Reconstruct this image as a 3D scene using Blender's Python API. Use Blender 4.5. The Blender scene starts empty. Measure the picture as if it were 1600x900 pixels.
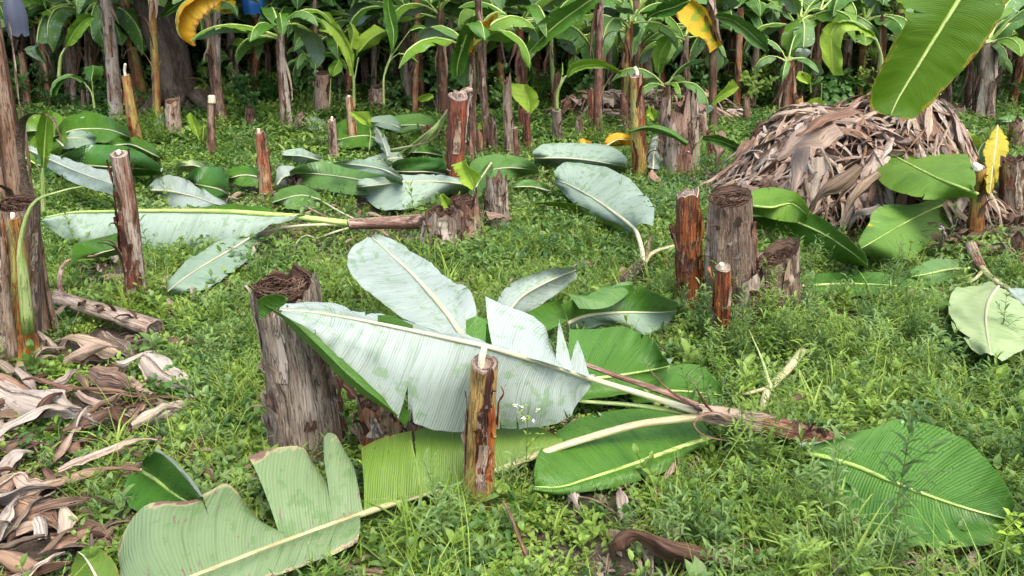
import bpy, math, random
import numpy as np
from mathutils import Vector

# ------------------------------------------------------------------ camera, world, sun, exposure
S = bpy.context.scene
PITCH = math.radians(19.4)
CAMZ = 1.5
FPX = 1232.0
cd = bpy.data.cameras.new('camera')
cam = bpy.data.objects.new('camera', cd)
S.collection.objects.link(cam)
cam.location = (0, 0, CAMZ)
cam.rotation_euler = (math.pi/2 - PITCH, 0, 0)
cd.sensor_width = 36
cd.lens = 36*FPX/1600
cd.clip_start = 0.05
cd.clip_end = 2000
S.camera = cam
w = bpy.data.worlds.new('World')
S.world = w
w.use_nodes = True
wn = w.node_tree
bg = wn.nodes['Background']
sky = wn.nodes.new('ShaderNodeTexSky')
sky.sky_type = 'NISHITA'
sky.sun_disc = False
SUN_EL, SUN_AZ = math.radians(62), math.radians(150)
sky.sun_elevation = SUN_EL
sky.sun_rotation = SUN_AZ
sky.air_density = 1.0
sky.dust_density = 4.0
sky.ozone_density = 1.0
wn.links.new(sky.outputs[0], bg.inputs[0])
bg.inputs[1].default_value = 0.15
sd = bpy.data.lights.new('sun', 'SUN')
sd.energy = 0.9
sd.angle = math.radians(50)
sd.color = (1.0, 0.95, 0.87)
sun = bpy.data.objects.new('sun', sd)
S.collection.objects.link(sun)
# direction towards the sun: azimuth measured like the sky texture (clockwise from +Y)
sv = Vector((math.sin(SUN_AZ)*math.cos(SUN_EL), math.cos(SUN_AZ)*math.cos(SUN_EL), math.sin(SUN_EL)))
sun.rotation_euler = sv.to_track_quat('Z', 'Y').to_euler()
sun.location = (0, 0, 20)
S.view_settings.view_transform = 'Standard'
S.view_settings.look = 'None'
S.view_settings.exposure = 1.48
S.view_settings.gamma = 1
S.render.engine = 'CYCLES'
S.cycles.max_bounces = 6
S.cycles.diffuse_bounces = 3
S.cycles.glossy_bounces = 2
S.cycles.transmission_bounces = 3
S.cycles.transparent_max_bounces = 4
S.cycles.use_denoising = True

rng = random.Random(7)
R = rng.uniform
nr = np.random.default_rng(11)
COL = S.collection

# ------------------------------------------------------------------ geometry helpers
_sp, _cp = math.sin(PITCH), math.cos(PITCH)
def ray(px, py):
    x = (px-800)/FPX; y = -(py-450)/FPX
    return np.array([x, _cp + y*_sp, -_sp + y*_cp])
def Q(px, py, z=0.0):
    """ground point (or point at height z) seen at that place"""
    d = ray(px, py); t = (z-CAMZ)/d[2]
    return np.array([0, 0, CAMZ]) + d*t
def D(px, py, Y):
    """point at distance Y in front"""
    d = ray(px, py); t = Y/d[1]
    return np.array([0, 0, CAMZ]) + d*t
def W(p):
    if isinstance(p, np.ndarray): return p
    return D(*p) if p[2] >= 1.2 else Q(*p)
def mpp(Y):
    """metres per photograph pixel at distance Y"""
    return Y/_cp/FPX*1.0

_perm = nr.random((256, 256))
def vnoise(x, y):
    x = np.asarray(x, float); y = np.asarray(y, float)
    xi = np.floor(x).astype(int); yi = np.floor(y).astype(int)
    fx = x-xi; fy = y-yi
    fx = fx*fx*(3-2*fx); fy = fy*fy*(3-2*fy)
    a = _perm[xi & 255, yi & 255]; b = _perm[(xi+1) & 255, yi & 255]
    c = _perm[xi & 255, (yi+1) & 255]; d = _perm[(xi+1) & 255, (yi+1) & 255]
    return (a*(1-fx)+b*fx)*(1-fy)+(c*(1-fx)+d*fx)*fy   # 0..1
def fnoise(x, y, o=3):
    s = 0; amp = 1; t = 0
    for i in range(o):
        s = s+amp*(vnoise(np.asarray(x)*2**i+17.3*i, np.asarray(y)*2**i+5.1*i)-.5); t += amp; amp *= .5
    return s/t*2   # about -1..1
def crom(P, n):
    """Catmull-Rom through P along axis 0, n samples"""
    P = np.asarray(P, float); s = len(P)
    if s == 2:
        t = np.linspace(0, 1, n).reshape((-1,)+(1,)*(P.ndim-1))
        return P[0]*(1-t)+P[1]*t
    P = np.concatenate([[2*P[0]-P[1]], P, [2*P[-1]-P[-2]]])
    u = np.linspace(0, s-1, n); i = np.minimum(u.astype(int), s-2); t = (u-i).reshape((-1,)+(1,)*(P.ndim-1))
    a, b, c, d = P[i], P[i+1], P[i+2], P[i+3]
    return .5*(2*b+(c-a)*t+(2*a-5*b+4*c-d)*t*t+(3*b-a-3*c+d)*t**3)
def unit(v):
    v = np.asarray(v, float); l = np.linalg.norm(v, axis=-1, keepdims=True)
    return v/np.maximum(l, 1e-9)
def gz(x, y):
    return 0.03*fnoise(np.asarray(x)*.9+40, np.asarray(y)*.9+10, 2) - 0.012 + 0.012*fnoise(np.asarray(x)*5+9, np.asarray(y)*5, 2)

def mesh_from(name, V, F, uv=None, mats=(), mi=None, attrs=None, smooth=True):
    """V (n,3); F (m,4) or (m,3) int array, or list; uv per vertex"""
    me = bpy.data.meshes.new(name)
    V = np.ascontiguousarray(V, dtype=np.float32)
    if isinstance(F, np.ndarray):
        k = F.shape[1]; m = len(F)
        me.vertices.add(len(V)); me.vertices.foreach_set('co', V.ravel())
        me.loops.add(m*k); me.loops.foreach_set('vertex_index', F.astype(np.int32).ravel())
        me.polygons.add(m); me.polygons.foreach_set('loop_start', np.arange(0, m*k, k, dtype=np.int32))
        try: me.polygons.foreach_set('loop_total', np.full(m, k, dtype=np.int32))
        except Exception: pass
        me.update(calc_edges=True)
    else:
        me.from_pydata(V.tolist(), [], F)
    if uv is not None:
        idx = np.empty(len(me.loops), dtype=np.int32); me.loops.foreach_get('vertex_index', idx)
        l = me.uv_layers.new(name='UVMap'); l.data.foreach_set('uv', np.asarray(uv, dtype=np.float32)[idx].ravel())
    if attrs:
        for k, a in attrs.items():
            at = me.attributes.new(k, 'FLOAT', 'POINT'); at.data.foreach_set('value', np.asarray(a, dtype=np.float32))
    for mt in mats: me.materials.append(mt)
    if mi is not None: me.polygons.foreach_set('material_index', np.asarray(mi, dtype=np.int32))
    me.polygons.foreach_set('use_smooth', np.full(len(me.polygons), smooth))
    me.validate()
    return me

class Thing:
    """an Empty at the base of a thing; parts are meshes given in world coordinates"""
    def __init__(s, name, label, cat, loc, group=None, kind=None, empty=True):
        s.loc = np.array([float(c) for c in loc]); s.o = None
        s.name, s.label, s.cat, s.group, s.kind = name, label, cat, group, kind
        if empty:
            s.o = bpy.data.objects.new(name, None); s.o.empty_display_size = .05; s._tag(s.o)
            COL.objects.link(s.o); s.o.location = s.loc
    def _tag(s, o):
        if s.label: o['label'] = s.label
        if s.cat: o['category'] = s.cat
        if s.group: o['group'] = s.group
        if s.kind: o['kind'] = s.kind
    def part(s, name, V, F, parent=None, label=None, kind=None, **k):
        me = mesh_from(name, np.asarray(V)-s.loc, F, **k)
        o = bpy.data.objects.new(name, me); COL.objects.link(o)
        if s.o is None:
            s.o = o; o.location = s.loc; s._tag(o)
        else:
            o.parent = parent or s.o
        if label: o['label'] = label
        if kind: o['kind'] = kind
        return o
def copy_thing(o, parent=None):
    c = o.copy(); COL.objects.link(c); c.parent = parent
    for ch in list(o.children): copy_thing(ch, c)
    return c

class MB:
    """collects pieces into one mesh"""
    def __init__(s): s.V = []; s.F = []; s.U = []; s.M = []; s.n = 0; s.A = []
    def add(s, V, F, uv=None, mi=0, tone=0.5):
        V = np.asarray(V, float); F = np.asarray(F, int)
        if F.shape[1] == 3: F = np.concatenate([F, F[:, 2:3]], 1)
        s.V.append(V); s.F.append(F+s.n); s.n += len(V)
        s.U.append(np.zeros((len(V), 2)) if uv is None else np.asarray(uv, float))
        s.M.append(np.full(len(F), mi)); s.A.append(np.broadcast_to(tone, (len(V),)))
    def data(s):
        V = np.concatenate(s.V); F = np.concatenate(s.F)
        return V, F, dict(uv=np.concatenate(s.U), mi=np.concatenate(s.M), attrs={'tone': np.concatenate(s.A)})
def quads_to_lists(F):
    return [list(f) if f[2] != f[3] else list(f[:3]) for f in F]

def tube(path, rad, sides=8, cap=True, seed=0, flat=1.0):
    P = np.asarray(path, float); n = len(P)
    rad = np.broadcast_to(rad, (n,))
    T = unit(np.gradient(P, axis=0))
    up = np.array([0, 0, 1.]) if abs(T[:, 2]).mean() < .8 else np.array([1., 0, 0])
    A = unit(np.cross(T, up)); B = np.cross(A, T)
    th = np.linspace(0, 2*np.pi, sides, endpoint=False)
    V = P[:, None]+rad[:, None, None]*(np.cos(th)[None, :, None]*A[:, None]+flat*np.sin(th)[None, :, None]*B[:, None])
    V = V.reshape(-1, 3)
    i, j = np.meshgrid(np.arange(n-1), np.arange(sides), indexing='ij')
    a = i*sides+j; b = i*sides+(j+1) % sides
    F = np.stack([a, b, b+sides, a+sides], -1).reshape(-1, 4)
    L = np.concatenate([[0], np.cumsum(np.linalg.norm(np.diff(P, axis=0), axis=1))])
    uv = np.stack([np.tile(th*rad.mean(), n), np.repeat(L, sides)], -1)
    if cap:
        V = np.concatenate([V, P[:1], P[-1:]]); c0 = n*sides
        uv = np.concatenate([uv, [[0, 0]], [[0, L[-1]]]])
        j = np.arange(sides); k = (j+1) % sides
        F = np.concatenate([F, np.stack([j*0+c0, k, j, j], -1), np.stack([j*0+c0+1, (n-1)*sides+j, (n-1)*sides+k, (n-1)*sides+k], -1)])
    return V, F, uv

# heights of lying things, so that weeds below them are kept below them
COVER = []
def cover(V): COVER.append(np.asarray(V).reshape(-1, 3))

# ------------------------------------------------------------------ materials
class NT:
    def __init__(s, name):
        s.m = bpy.data.materials.new(name); s.m.use_nodes = True; s.t = s.m.node_tree; s.t.nodes.clear()
        s.out = s.t.nodes.new('ShaderNodeOutputMaterial')
    def n(s, ty, props=None, **inp):
        nd = s.t.nodes.new(ty)
        for k, v in (props or {}).items(): setattr(nd, k, v)
        for k, v in inp.items():
            key = int(k[1:]) if k[0] == '_' and k[1:].isdigit() else k.replace('_', ' ')
            s.set(nd.inputs[key], v)
        return nd
    def set(s, sock, v):
        if hasattr(v, 'is_linked') or hasattr(v, 'links'): s.t.links.new(v, sock)
        else:
            if isinstance(v, tuple) and len(v) == 3 and sock.type == 'RGBA': v = v+(1,)
            sock.default_value = v
    def math(s, op, a, b=0.0, c=None, clamp=False):
        nd = s.n('ShaderNodeMath', {'operation': op, 'use_clamp': clamp}); s.set(nd.inputs[0], a); s.set(nd.inputs[1], b)
        if c is not None: s.set(nd.inputs[2], c)
        return nd.outputs[0]
    def mix(s, f, a, b, mode='MIX'):
        nd = s.n('ShaderNodeMix', {'data_type': 'RGBA', 'blend_type': mode}); s.set(nd.inputs[0], f); s.set(nd.inputs[6], a); s.set(nd.inputs[7], b)
        return nd.outputs[2]
    def mr(s, v, a, b, c=0.0, d=1.0):
        nd = s.n('ShaderNodeMapRange', {'interpolation_type': 'SMOOTHSTEP'}); s.set(nd.inputs[0], v)
        for i, x in enumerate((a, b, c, d)): s.set(nd.inputs[1+i], x)
        return nd.outputs[0]
    def ramp(s, v, stops):
        nd = s.n('ShaderNodeValToRGB'); s.set(nd.inputs[0], v); e = nd.color_ramp.elements
        while len(e) < len(stops): e.new(.5)
        for x, (p, c) in zip(e, stops): x.position = p; x.color = c+(1,)
        return nd.outputs[0]
    def vec(s, x, y, z=0.0):
        nd = s.n('ShaderNodeCombineXYZ'); s.set(nd.inputs[0], x); s.set(nd.inputs[1], y); s.set(nd.inputs[2], z); return nd.outputs[0]
    def noise(s, v, scale=1.0, detail=3.0, rough=.55):
        nd = s.n('ShaderNodeTexNoise', Scale=scale, Detail=detail, Roughness=rough); s.set(nd.inputs['Vector'], v); return nd.outputs[0]
    def rnd(s): return s.n('ShaderNodeObjectInfo').outputs['Random']
    def uv(s):
        u = s.n('ShaderNodeUVMap'); u.uv_map = 'UVMap'; x = s.n('ShaderNodeSeparateXYZ', _0=u.outputs[0]); return x.outputs[0], x.outputs[1]
    def finish(s, col, rough=.6, spec=.4, bump=None, bd=.002, bs=.5, trans=0.0, tcol=None, coat=0.0):
        p = s.n('ShaderNodeBsdfPrincipled'); s.set(p.inputs['Base Color'], col); s.set(p.inputs['Roughness'], rough)
        s.set(p.inputs['Specular IOR Level'], spec)
        if bump is not None:
            b = s.n('ShaderNodeBump', Strength=bs, Distance=bd); s.set(b.inputs['Height'], bump)
            s.t.links.new(b.outputs[0], p.inputs['Normal'])
        sh = p.outputs[0]
        if trans:
            t = s.n('ShaderNodeBsdfTranslucent'); s.set(t.inputs[0], tcol if tcol is not None else col)
            mx = s.n('ShaderNodeMixShader'); mx.inputs[0].default_value = trans
            s.t.links.new(sh, mx.inputs[1]); s.t.links.new(t.outputs[0], mx.inputs[2]); sh = mx.outputs[0]
        s.t.links.new(sh, s.out.inputs[0]); return s.m

def leafmat(name, c0, c1, yel=(0.35, 0.32, 0.03), yamt=0.0, margin=0.0, brown=(0.16, 0.09, 0.05), spots=0.0, blot=None, blamt=0.0,
            rough=.38, trans=.3, tcol=(0.3, 0.5, 0.04), stripe=.35, spec=.5, pleat=.8, veins=.38, wet=0.0):
    n = NT(name); u, v = n.uv(); av = n.math('ABSOLUTE', v)
    oi = n.rnd()
    us = n.math('ADD', u, n.math('MULTIPLY', oi, 13.0))
    dist = n.noise(n.vec(n.math('MULTIPLY', us, 5.0), n.math('MULTIPLY', v, 1.5)), 1.0, 2.0)
    c = n.math('ADD', us, n.math('ADD', n.math('MULTIPLY', n.math('MULTIPLY', av, av), -.05), n.math('MULTIPLY', dist, .008)))
    band = n.noise(n.vec(n.math('MULTIPLY', c, 38.0), n.math('MULTIPLY', v, .7)), 1.0, 2.0, .6)
    fine = n.noise(n.vec(n.math('MULTIPLY', c, 190.0), n.math('MULTIPLY', v, 1.1), 3.0), 1.0, 1.0)
    big = n.noise(n.vec(n.math('MULTIPLY', us, 4.0), n.math('MULTIPLY', v, 1.3), 7.0), 1.0, 3.0)
    f = n.mr(n.math('ADD', n.math('MULTIPLY', band, stripe), n.math('ADD', n.math('MULTIPLY', fine, stripe), n.math('MULTIPLY', big, 1.0-stripe))), .32+stripe*.15, .68+stripe*.15)
    col = n.mix(f, c0, c1)
    vn = n.math('SINE', n.math('ADD', n.math('MULTIPLY', c, 760.0), n.math('MULTIPLY', dist, 7.0)))
    v2 = n.math('SINE', n.math('ADD', n.math('MULTIPLY', c, 170.0), n.math('MULTIPLY', band, 17.0)))
    line = n.math('MULTIPLY', n.mr(vn, .2, 1.0), n.math('MULTIPLY', n.mr(band, .35, .65, .35, 1.0), n.mr(big, .38, .6, .35, 1.0)))
    l2 = n.math('MULTIPLY', n.mr(v2, .6, 1.0), n.mr(band, .45, .65, 0.0, .45))
    col = n.mix(n.math('MULTIPLY', n.math('MAXIMUM', line, l2), veins), col, tuple(min(1, x*1.55+.015) for x in c1))
    col = n.mix(n.math('MULTIPLY', n.mr(vn, -.5, -1.0), veins*.8), col, tuple(x*.75 for x in c0))
    col = n.mix(n.mr(av, .035, .0, 0.0, .6), col, tuple(min(1, x*1.6+.08) for x in c1))
    if blot:
        b = n.noise(n.vec(n.math('MULTIPLY', c, 22.0), n.math('MULTIPLY', v, 5.0), 1.0), 1.0, 4.0, .65)
        g = n.noise(n.vec(n.math('MULTIPLY', us, 3.0), n.math('MULTIPLY', v, 1.8), 9.0), 1.0, 1.0)
        col = n.mix(n.math('MULTIPLY', n.mr(n.math('ADD', b, n.math('MULTIPLY', g, .35)), .74-.1*blamt, .84-.1*blamt), min(1, .3+blamt)), col, blot)
    if yamt:
        y = n.noise(n.vec(n.math('MULTIPLY', c, 9.0), n.math('MULTIPLY', v, .8), 2.0), 1.0, 3.0)
        e = n.math('ADD', y, n.math('MULTIPLY', n.math('POWER', av, 2.0), .35*yamt))
        col = n.mix(n.mr(e, .8-.4*yamt, .95-.4*yamt), col, yel)
    if spots:
        sp = n.noise(n.vec(n.math('MULTIPLY', c, 70.0), n.math('MULTIPLY', v, 5.0), 4.0), 1.0, 3.0, .6)
        col = n.mix(n.mr(sp, .80-.24*spots, .83-.24*spots), col, brown)
    if margin:
        mn = n.noise(n.vec(n.math('MULTIPLY', c, 12.0), n.math('MULTIPLY', v, 3.0), 5.0), 1.0, 4.0, .65)
        e = n.math('ADD', av, n.math('MULTIPLY', n.math('SUBTRACT', mn, .58), .8))
        col = n.mix(n.mr(e, 1.0-.13*margin-.04, 1.0-.13*margin+.02, 0, .8), col, yel)
        col = n.mix(n.mr(e, 1.0-.10*margin, 1.0-.10*margin+.04), col, brown)
    hgt = n.math('ADD', n.math('MULTIPLY', band, 1.2), n.math('ADD', n.math('MULTIPLY', fine, .3), n.math('ADD', n.math('MULTIPLY', vn, .10), n.math('MULTIPLY', v2, .05))))
    drop = None
    if wet:
        vo = n.n('ShaderNodeTexVoronoi', {'feature': 'F1'}, Scale=1.0, Randomness=1.0); n.set(vo.inputs['Vector'], n.vec(n.math('MULTIPLY', us, 110.0), n.math('MULTIPLY', v, 16.0)))
        drop = n.math('MULTIPLY', n.mr(vo.outputs['Distance'], .26, .12), n.mr(big, .48, .56)); hgt = n.math('ADD', hgt, n.math('MULTIPLY', drop, wet))
    rg = n.math('ADD', n.math('MULTIPLY', big, .25), rough-.12)
    if drop is not None: rg = n.math('MULTIPLY', rg, n.mr(drop, 0.0, .5, 1.0, .3))
    return n.finish(col, rg, spec, hgt, .006, pleat, trans, n.mix(.55, col, tcol))

GREENS = {}
def LM(k):
    if k in GREENS: return GREENS[k]
    d = dict(
        green=dict(c0=(.032, .11, .012), c1=(.09, .22, .025), rough=.34, spots=.45, brown=(.10, .08, .03), wet=1.0),
        deep=dict(c0=(.025, .10, .014), c1=(.07, .2, .028), rough=.3, wet=1.0, tcol=(.12, .3, .03)),
        bright=dict(c0=(.09, .22, .015), c1=(.18, .34, .035), spots=.45, brown=(.10, .08, .03), rough=.42, trans=.4, tcol=(.45, .6, .05)),
        lime=dict(c0=(.2, .36, .02), c1=(.36, .52, .06), rough=.45, trans=.45, tcol=(.6, .75, .08)),
        mid=dict(c0=(.055, .15, .028), c1=(.13, .26, .065), spots=.45, brown=(.10, .08, .03), rough=.4),
        pale=dict(c0=(.14, .235, .13), c1=(.32, .41, .32), blot=(.13, .25, .08), blamt=.25, veins=.25, rough=.5, trans=.18, tcol=(.4, .6, .2), stripe=.5),
        white=dict(c0=(.12, .20, .10), c1=(.35, .415, .36), blot=(.16, .28, .10), blamt=.3, veins=.3, rough=.5, trans=.15, tcol=(.4, .6, .3), stripe=.5),
        sage=dict(c0=(.075, .14, .035), c1=(.19, .27, .12), blot=(.10, .20, .05), blamt=.3, veins=.2, rough=.45, margin=.8, spots=.6, brown=(.2, .12, .09), yel=(.45, .38, .2), trans=.2, stripe=.5),
        olive=dict(c0=(.07, .17, .012), c1=(.16, .27, .03), rough=.45, margin=.6, spots=.55, brown=(.09, .03, .015), yel=(.35, .25, .04), trans=.35, stripe=.6),
        hang=dict(c0=(.07, .17, .004), c1=(.12, .24, .012), rough=.4, margin=.75, brown=(.2, .08, .02), yel=(.5, .38, .05), trans=.5, tcol=(.4, .62, .02), stripe=.5, pleat=.35),
        gold=dict(c0=(.55, .33, .02), c1=(.72, .45, .03), rough=.5, margin=1.6, spots=.5, brown=(.22, .09, .02), yel=(.45, .2, .02), trans=.35, tcol=(.8, .5, .03)),
        goldgreen=dict(c0=(.14, .28, .02), c1=(.3, .42, .04), rough=.45, yamt=1.0, yel=(.72, .5, .03), margin=1.0, brown=(.3, .13, .02), trans=.35, tcol=(.6, .6, .04)),
        palelime=dict(c0=(.24, .36, .11), c1=(.40, .50, .24), rough=.5, trans=.3, tcol=(.5, .65, .2), veins=.2),
        yellow=dict(c0=(.6, .48, .02), c1=(.8, .68, .06), rough=.5, margin=.6, brown=(.35, .2, .03), yel=(.6, .4, .02), trans=.4, tcol=(.9, .8, .05)),
        burn=dict(c0=(.08, .2, .03), c1=(.18, .34, .06), rough=.38, yamt=.35, yel=(.65, .55, .03)),
        greypale=dict(c0=(.13, .23, .13), c1=(.26, .36, .26), blot=(.16, .32, .10), blamt=.1, rough=.45, trans=.2, stripe=.5),
    )[k]
    GREENS[k] = leafmat('banana_leaf_'+k, **d); return GREENS[k]

def stemmat(name, stops, dark=(.03, .017, .01), damt=.5, rough=.6, blot=None, spec=.35, bs=.8):
    n = NT(name); u, v = n.uv(); tone = n.n('ShaderNodeAttribute', {'attribute_name': 'tone'}).outputs['Fac']; r = n.math('MULTIPLY', n.rnd(), 31.0)
    uu = n.math('ADD', u, r)
    a = n.noise(n.vec(n.math('MULTIPLY', uu, 34.0), n.math('MULTIPLY', v, 3.5)), 1.0, 4.0, .6)
    b = n.noise(n.vec(n.math('MULTIPLY', uu, 170.0), n.math('MULTIPLY', v, 9.0), 2.0), 1.0, 3.0, .6)
    c = n.noise(n.vec(n.math('MULTIPLY', uu, 14.0), n.math('MULTIPLY', v, 7.0), 5.0), 1.0, 4.0, .6)
    f = n.math('ADD', n.math('MULTIPLY', tone, .5), n.math('ADD', n.math('MULTIPLY', a, .55), n.math('MULTIPLY', n.math('SUBTRACT', b, .5), .35)))
    big = n.noise(n.vec(n.math('MULTIPLY', uu, 5.0), n.math('MULTIPLY', v, 2.2), 21.0), 1.0, 3.0, .6)
    col = n.ramp(n.mr(n.math('ADD', f, n.math('MULTIPLY', n.math('SUBTRACT', big, .5), .7)), .22, .80), stops)
    col = n.mix(n.math('MULTIPLY', n.mr(c, .52, .66), damt), col, dark)
    col = n.mix(n.math('MULTIPLY', n.mr(b, .40, .30), .75), col, dark)
    kr = n.noise(n.vec(n.math('MULTIPLY', uu, 62.0), n.math('MULTIPLY', v, 4.5), 31.0), 1.0, 3.0, .6)
    crack = n.mr(n.math('ABSOLUTE', n.math('SUBTRACT', kr, .5)), .004, .028, 1.0, 0.0)
    col = n.mix(n.math('MULTIPLY', crack, .62), col, dark)
    lite = n.mr(n.math('ABSOLUTE', n.math('SUBTRACT', b, .56)), .0, .03, .35, 0.0)
    col = n.mix(lite, col, tuple(min(1, x*1.25+.03) for x in stops[-1][1]))
    if blot: col = n.mix(n.mr(n.noise(n.vec(n.math('MULTIPLY', uu, 9.0), n.math('MULTIPLY', v, 4.0), 11.0), 1.0, 4.0, .7), .56, .62), col, blot)
    h = n.math('SUBTRACT', n.math('ADD', n.math('MULTIPLY', a, .6), b), n.math('MULTIPLY', crack, .5))
    return n.finish(col, rough, spec, h, .008, bs)
M_DRY = stemmat('dry_stem', [(0, (.10, .065, .045)), (.3, (.2, .14, .095)), (.6, (.33, .25, .175)), (1, (.5, .41, .32))], damt=.45, rough=.8, spec=.2)
M_GREY = stemmat('grey_brown_stem', [(0, (.11, .08, .06)), (.4, (.21, .16, .115)), (.8, (.34, .28, .21)), (1, (.45, .38, .31))], damt=.4, rough=.85, spec=.15)
M_RED = stemmat('red_brown_stem', [(0, (.05, .015, .01)), (.25, (.19, .035, .015)), (.5, (.33, .09, .03)), (.75, (.38, .19, .09)), (1, (.45, .33, .2))], damt=.65, rough=.42, spec=.5)
M_ORANGE = stemmat('orange_brown_stem', [(0, (.05, .014, .008)), (.25, (.2, .035, .012)), (.5, (.33, .10, .022)), (.75, (.38, .17, .04)), (1, (.42, .27, .09))], damt=.55, rough=.4, spec=.5)
M_OCHRE = stemmat('ochre_stem', [(0, (.07, .018, .01)), (.25, (.24, .05, .015)), (.5, (.36, .13, .03)), (.72, (.38, .22, .06)), (.9, (.36, .30, .06)), (1, (.42, .38, .12))], damt=.5, rough=.4, spec=.5)
M_ROSE = stemmat('pink_tan_stem', [(0, (.12, .05, .03)), (.3, (.25, .13, .085)), (.7, (.38, .27, .19)), (1, (.5, .4, .3))], damt=.45, rough=.5, blot=(.06, .03, .025))
M_MIX = stemmat('mottled_stem', [(0, (.06, .02, .015)), (.3, (.20, .07, .035)), (.5, (.26, .15, .10)), (.75, (.36, .27, .2)), (1, (.5, .42, .34))], damt=.6, rough=.6)
M_DARK = stemmat('dark_stem', [(0, (.04, .018, .012)), (.4, (.12, .05, .025)), (.7, (.22, .12, .07)), (1, (.34, .24, .16))], damt=.6, rough=.65)
M_GREENST = stemmat('green_stem', [(0, (.14, .22, .04)), (.5, (.28, .38, .10)), (1, (.45, .52, .22))], damt=.12, rough=.4, spec=.5, bs=.3)
M_PETIOLE = stemmat('cream_petiole', [(0, (.30, .30, .11)), (.5, (.44, .42, .22)), (1, (.55, .52, .34))], dark=(.3, .16, .08), damt=.18, rough=.4, spec=.5, bs=.25)
M_RIB = stemmat('pale_rib', [(0, (.36, .40, .20)), (.5, (.48, .48, .30)), (1, (.56, .54, .38))], dark=(.5, .42, .25), damt=.1, rough=.42, spec=.5, bs=.2)
M_RIBG = stemmat('green_rib', [(0, (.22, .38, .06)), (.5, (.38, .52, .12)), (1, (.5, .6, .2))], damt=.05, rough=.4, spec=.5, bs=.2)
M_CORE = stemmat('cut_core', [(0, (.5, .38, .22)), (.5, (.68, .58, .38)), (1, (.8, .74, .58))], dark=(.3, .18, .09), damt=.25, rough=.55, bs=.3)
M_CUT = stemmat('weathered_cut', [(0, (.10, .06, .045)), (.5, (.28, .2, .15)), (1, (.5, .42, .34))], damt=.5, rough=.85, spec=.2)
M_HOLE = stemmat('rotten_hollow', [(0, (.02, .01, .008)), (.5, (.07, .04, .028)), (1, (.17, .11, .075))], damt=.5, rough=.9, spec=.1)
M_FIBRE = stemmat('brown_fibre', [(0, (.05, .025, .015)), (.5, (.16, .085, .05)), (1, (.33, .22, .15))], damt=.3, rough=.85, spec=.15)
M_GAPSHADE = stemmat('gap_shade_underlayer', [(0, (.02, .012, .008)), (.5, (.07, .042, .028)), (1, (.16, .11, .08))], damt=.5, rough=.9, spec=.1)  # dark colour stands in for shade in the gaps between heap leaves
M_BARK = stemmat('tree_bark', [(0, (.03, .022, .016)), (.5, (.075, .055, .04)), (1, (.14, .11, .085))], damt=.5, rough=.9, spec=.1)

def drymat(name, c0, c1, c2, rough=.75):
    n = NT(name); u, v = n.uv(); r = n.rnd(); us = n.math('ADD', u, n.math('MULTIPLY', r, 17.0))
    a = n.noise(n.vec(n.math('MULTIPLY', us, 4.0), n.math('MULTIPLY', v, 16.0)), 1.0, 4.0, .6)
    b = n.noise(n.vec(n.math('MULTIPLY', us, 5.0), n.math('MULTIPLY', v, 75.0), 2.0), 1.0, 2.0)
    c = n.noise(n.vec(n.math('MULTIPLY', us, 13.0), n.math('MULTIPLY', v, 4.0), 5.0), 1.0, 3.0)
    f = n.math('ADD', n.math('MULTIPLY', a, .6), n.math('ADD', n.math('MULTIPLY', b, .4), n.math('MULTIPLY', n.math('SUBTRACT', r, .5), .35)))
    col = n.ramp(n.mr(f, .25, .75), [(0, tuple(x*.6 for x in c0)), (.25, c0), (.55, c1), (1, c2)])
    col = n.mix(n.math('MULTIPLY', n.mr(b, .42, .3), .6), col, tuple(x*.35 for x in c0))
    col = n.mix(n.math('MULTIPLY', n.mr(c, .58, .7), .5), col, tuple(x*.4 for x in c0))
    return n.finish(col, rough, .25, n.math('ADD', n.math('MULTIPLY', b, 1.0), a), .006, .8, .12, col)
M_DL = [drymat('dry_leaf_pink', (.20, .125, .085), (.40, .275, .20), (.60, .47, .37)),
        drymat('dry_leaf_tan', (.24, .165, .105), (.45, .34, .23), (.64, .53, .40)),
        drymat('dry_leaf_brown', (.10, .05, .03), (.24, .14, .09), (.42, .27, .18)),
        drymat('dry_leaf_grey', (.23, .17, .125), (.43, .35, .28), (.63, .55, .46))]
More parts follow.
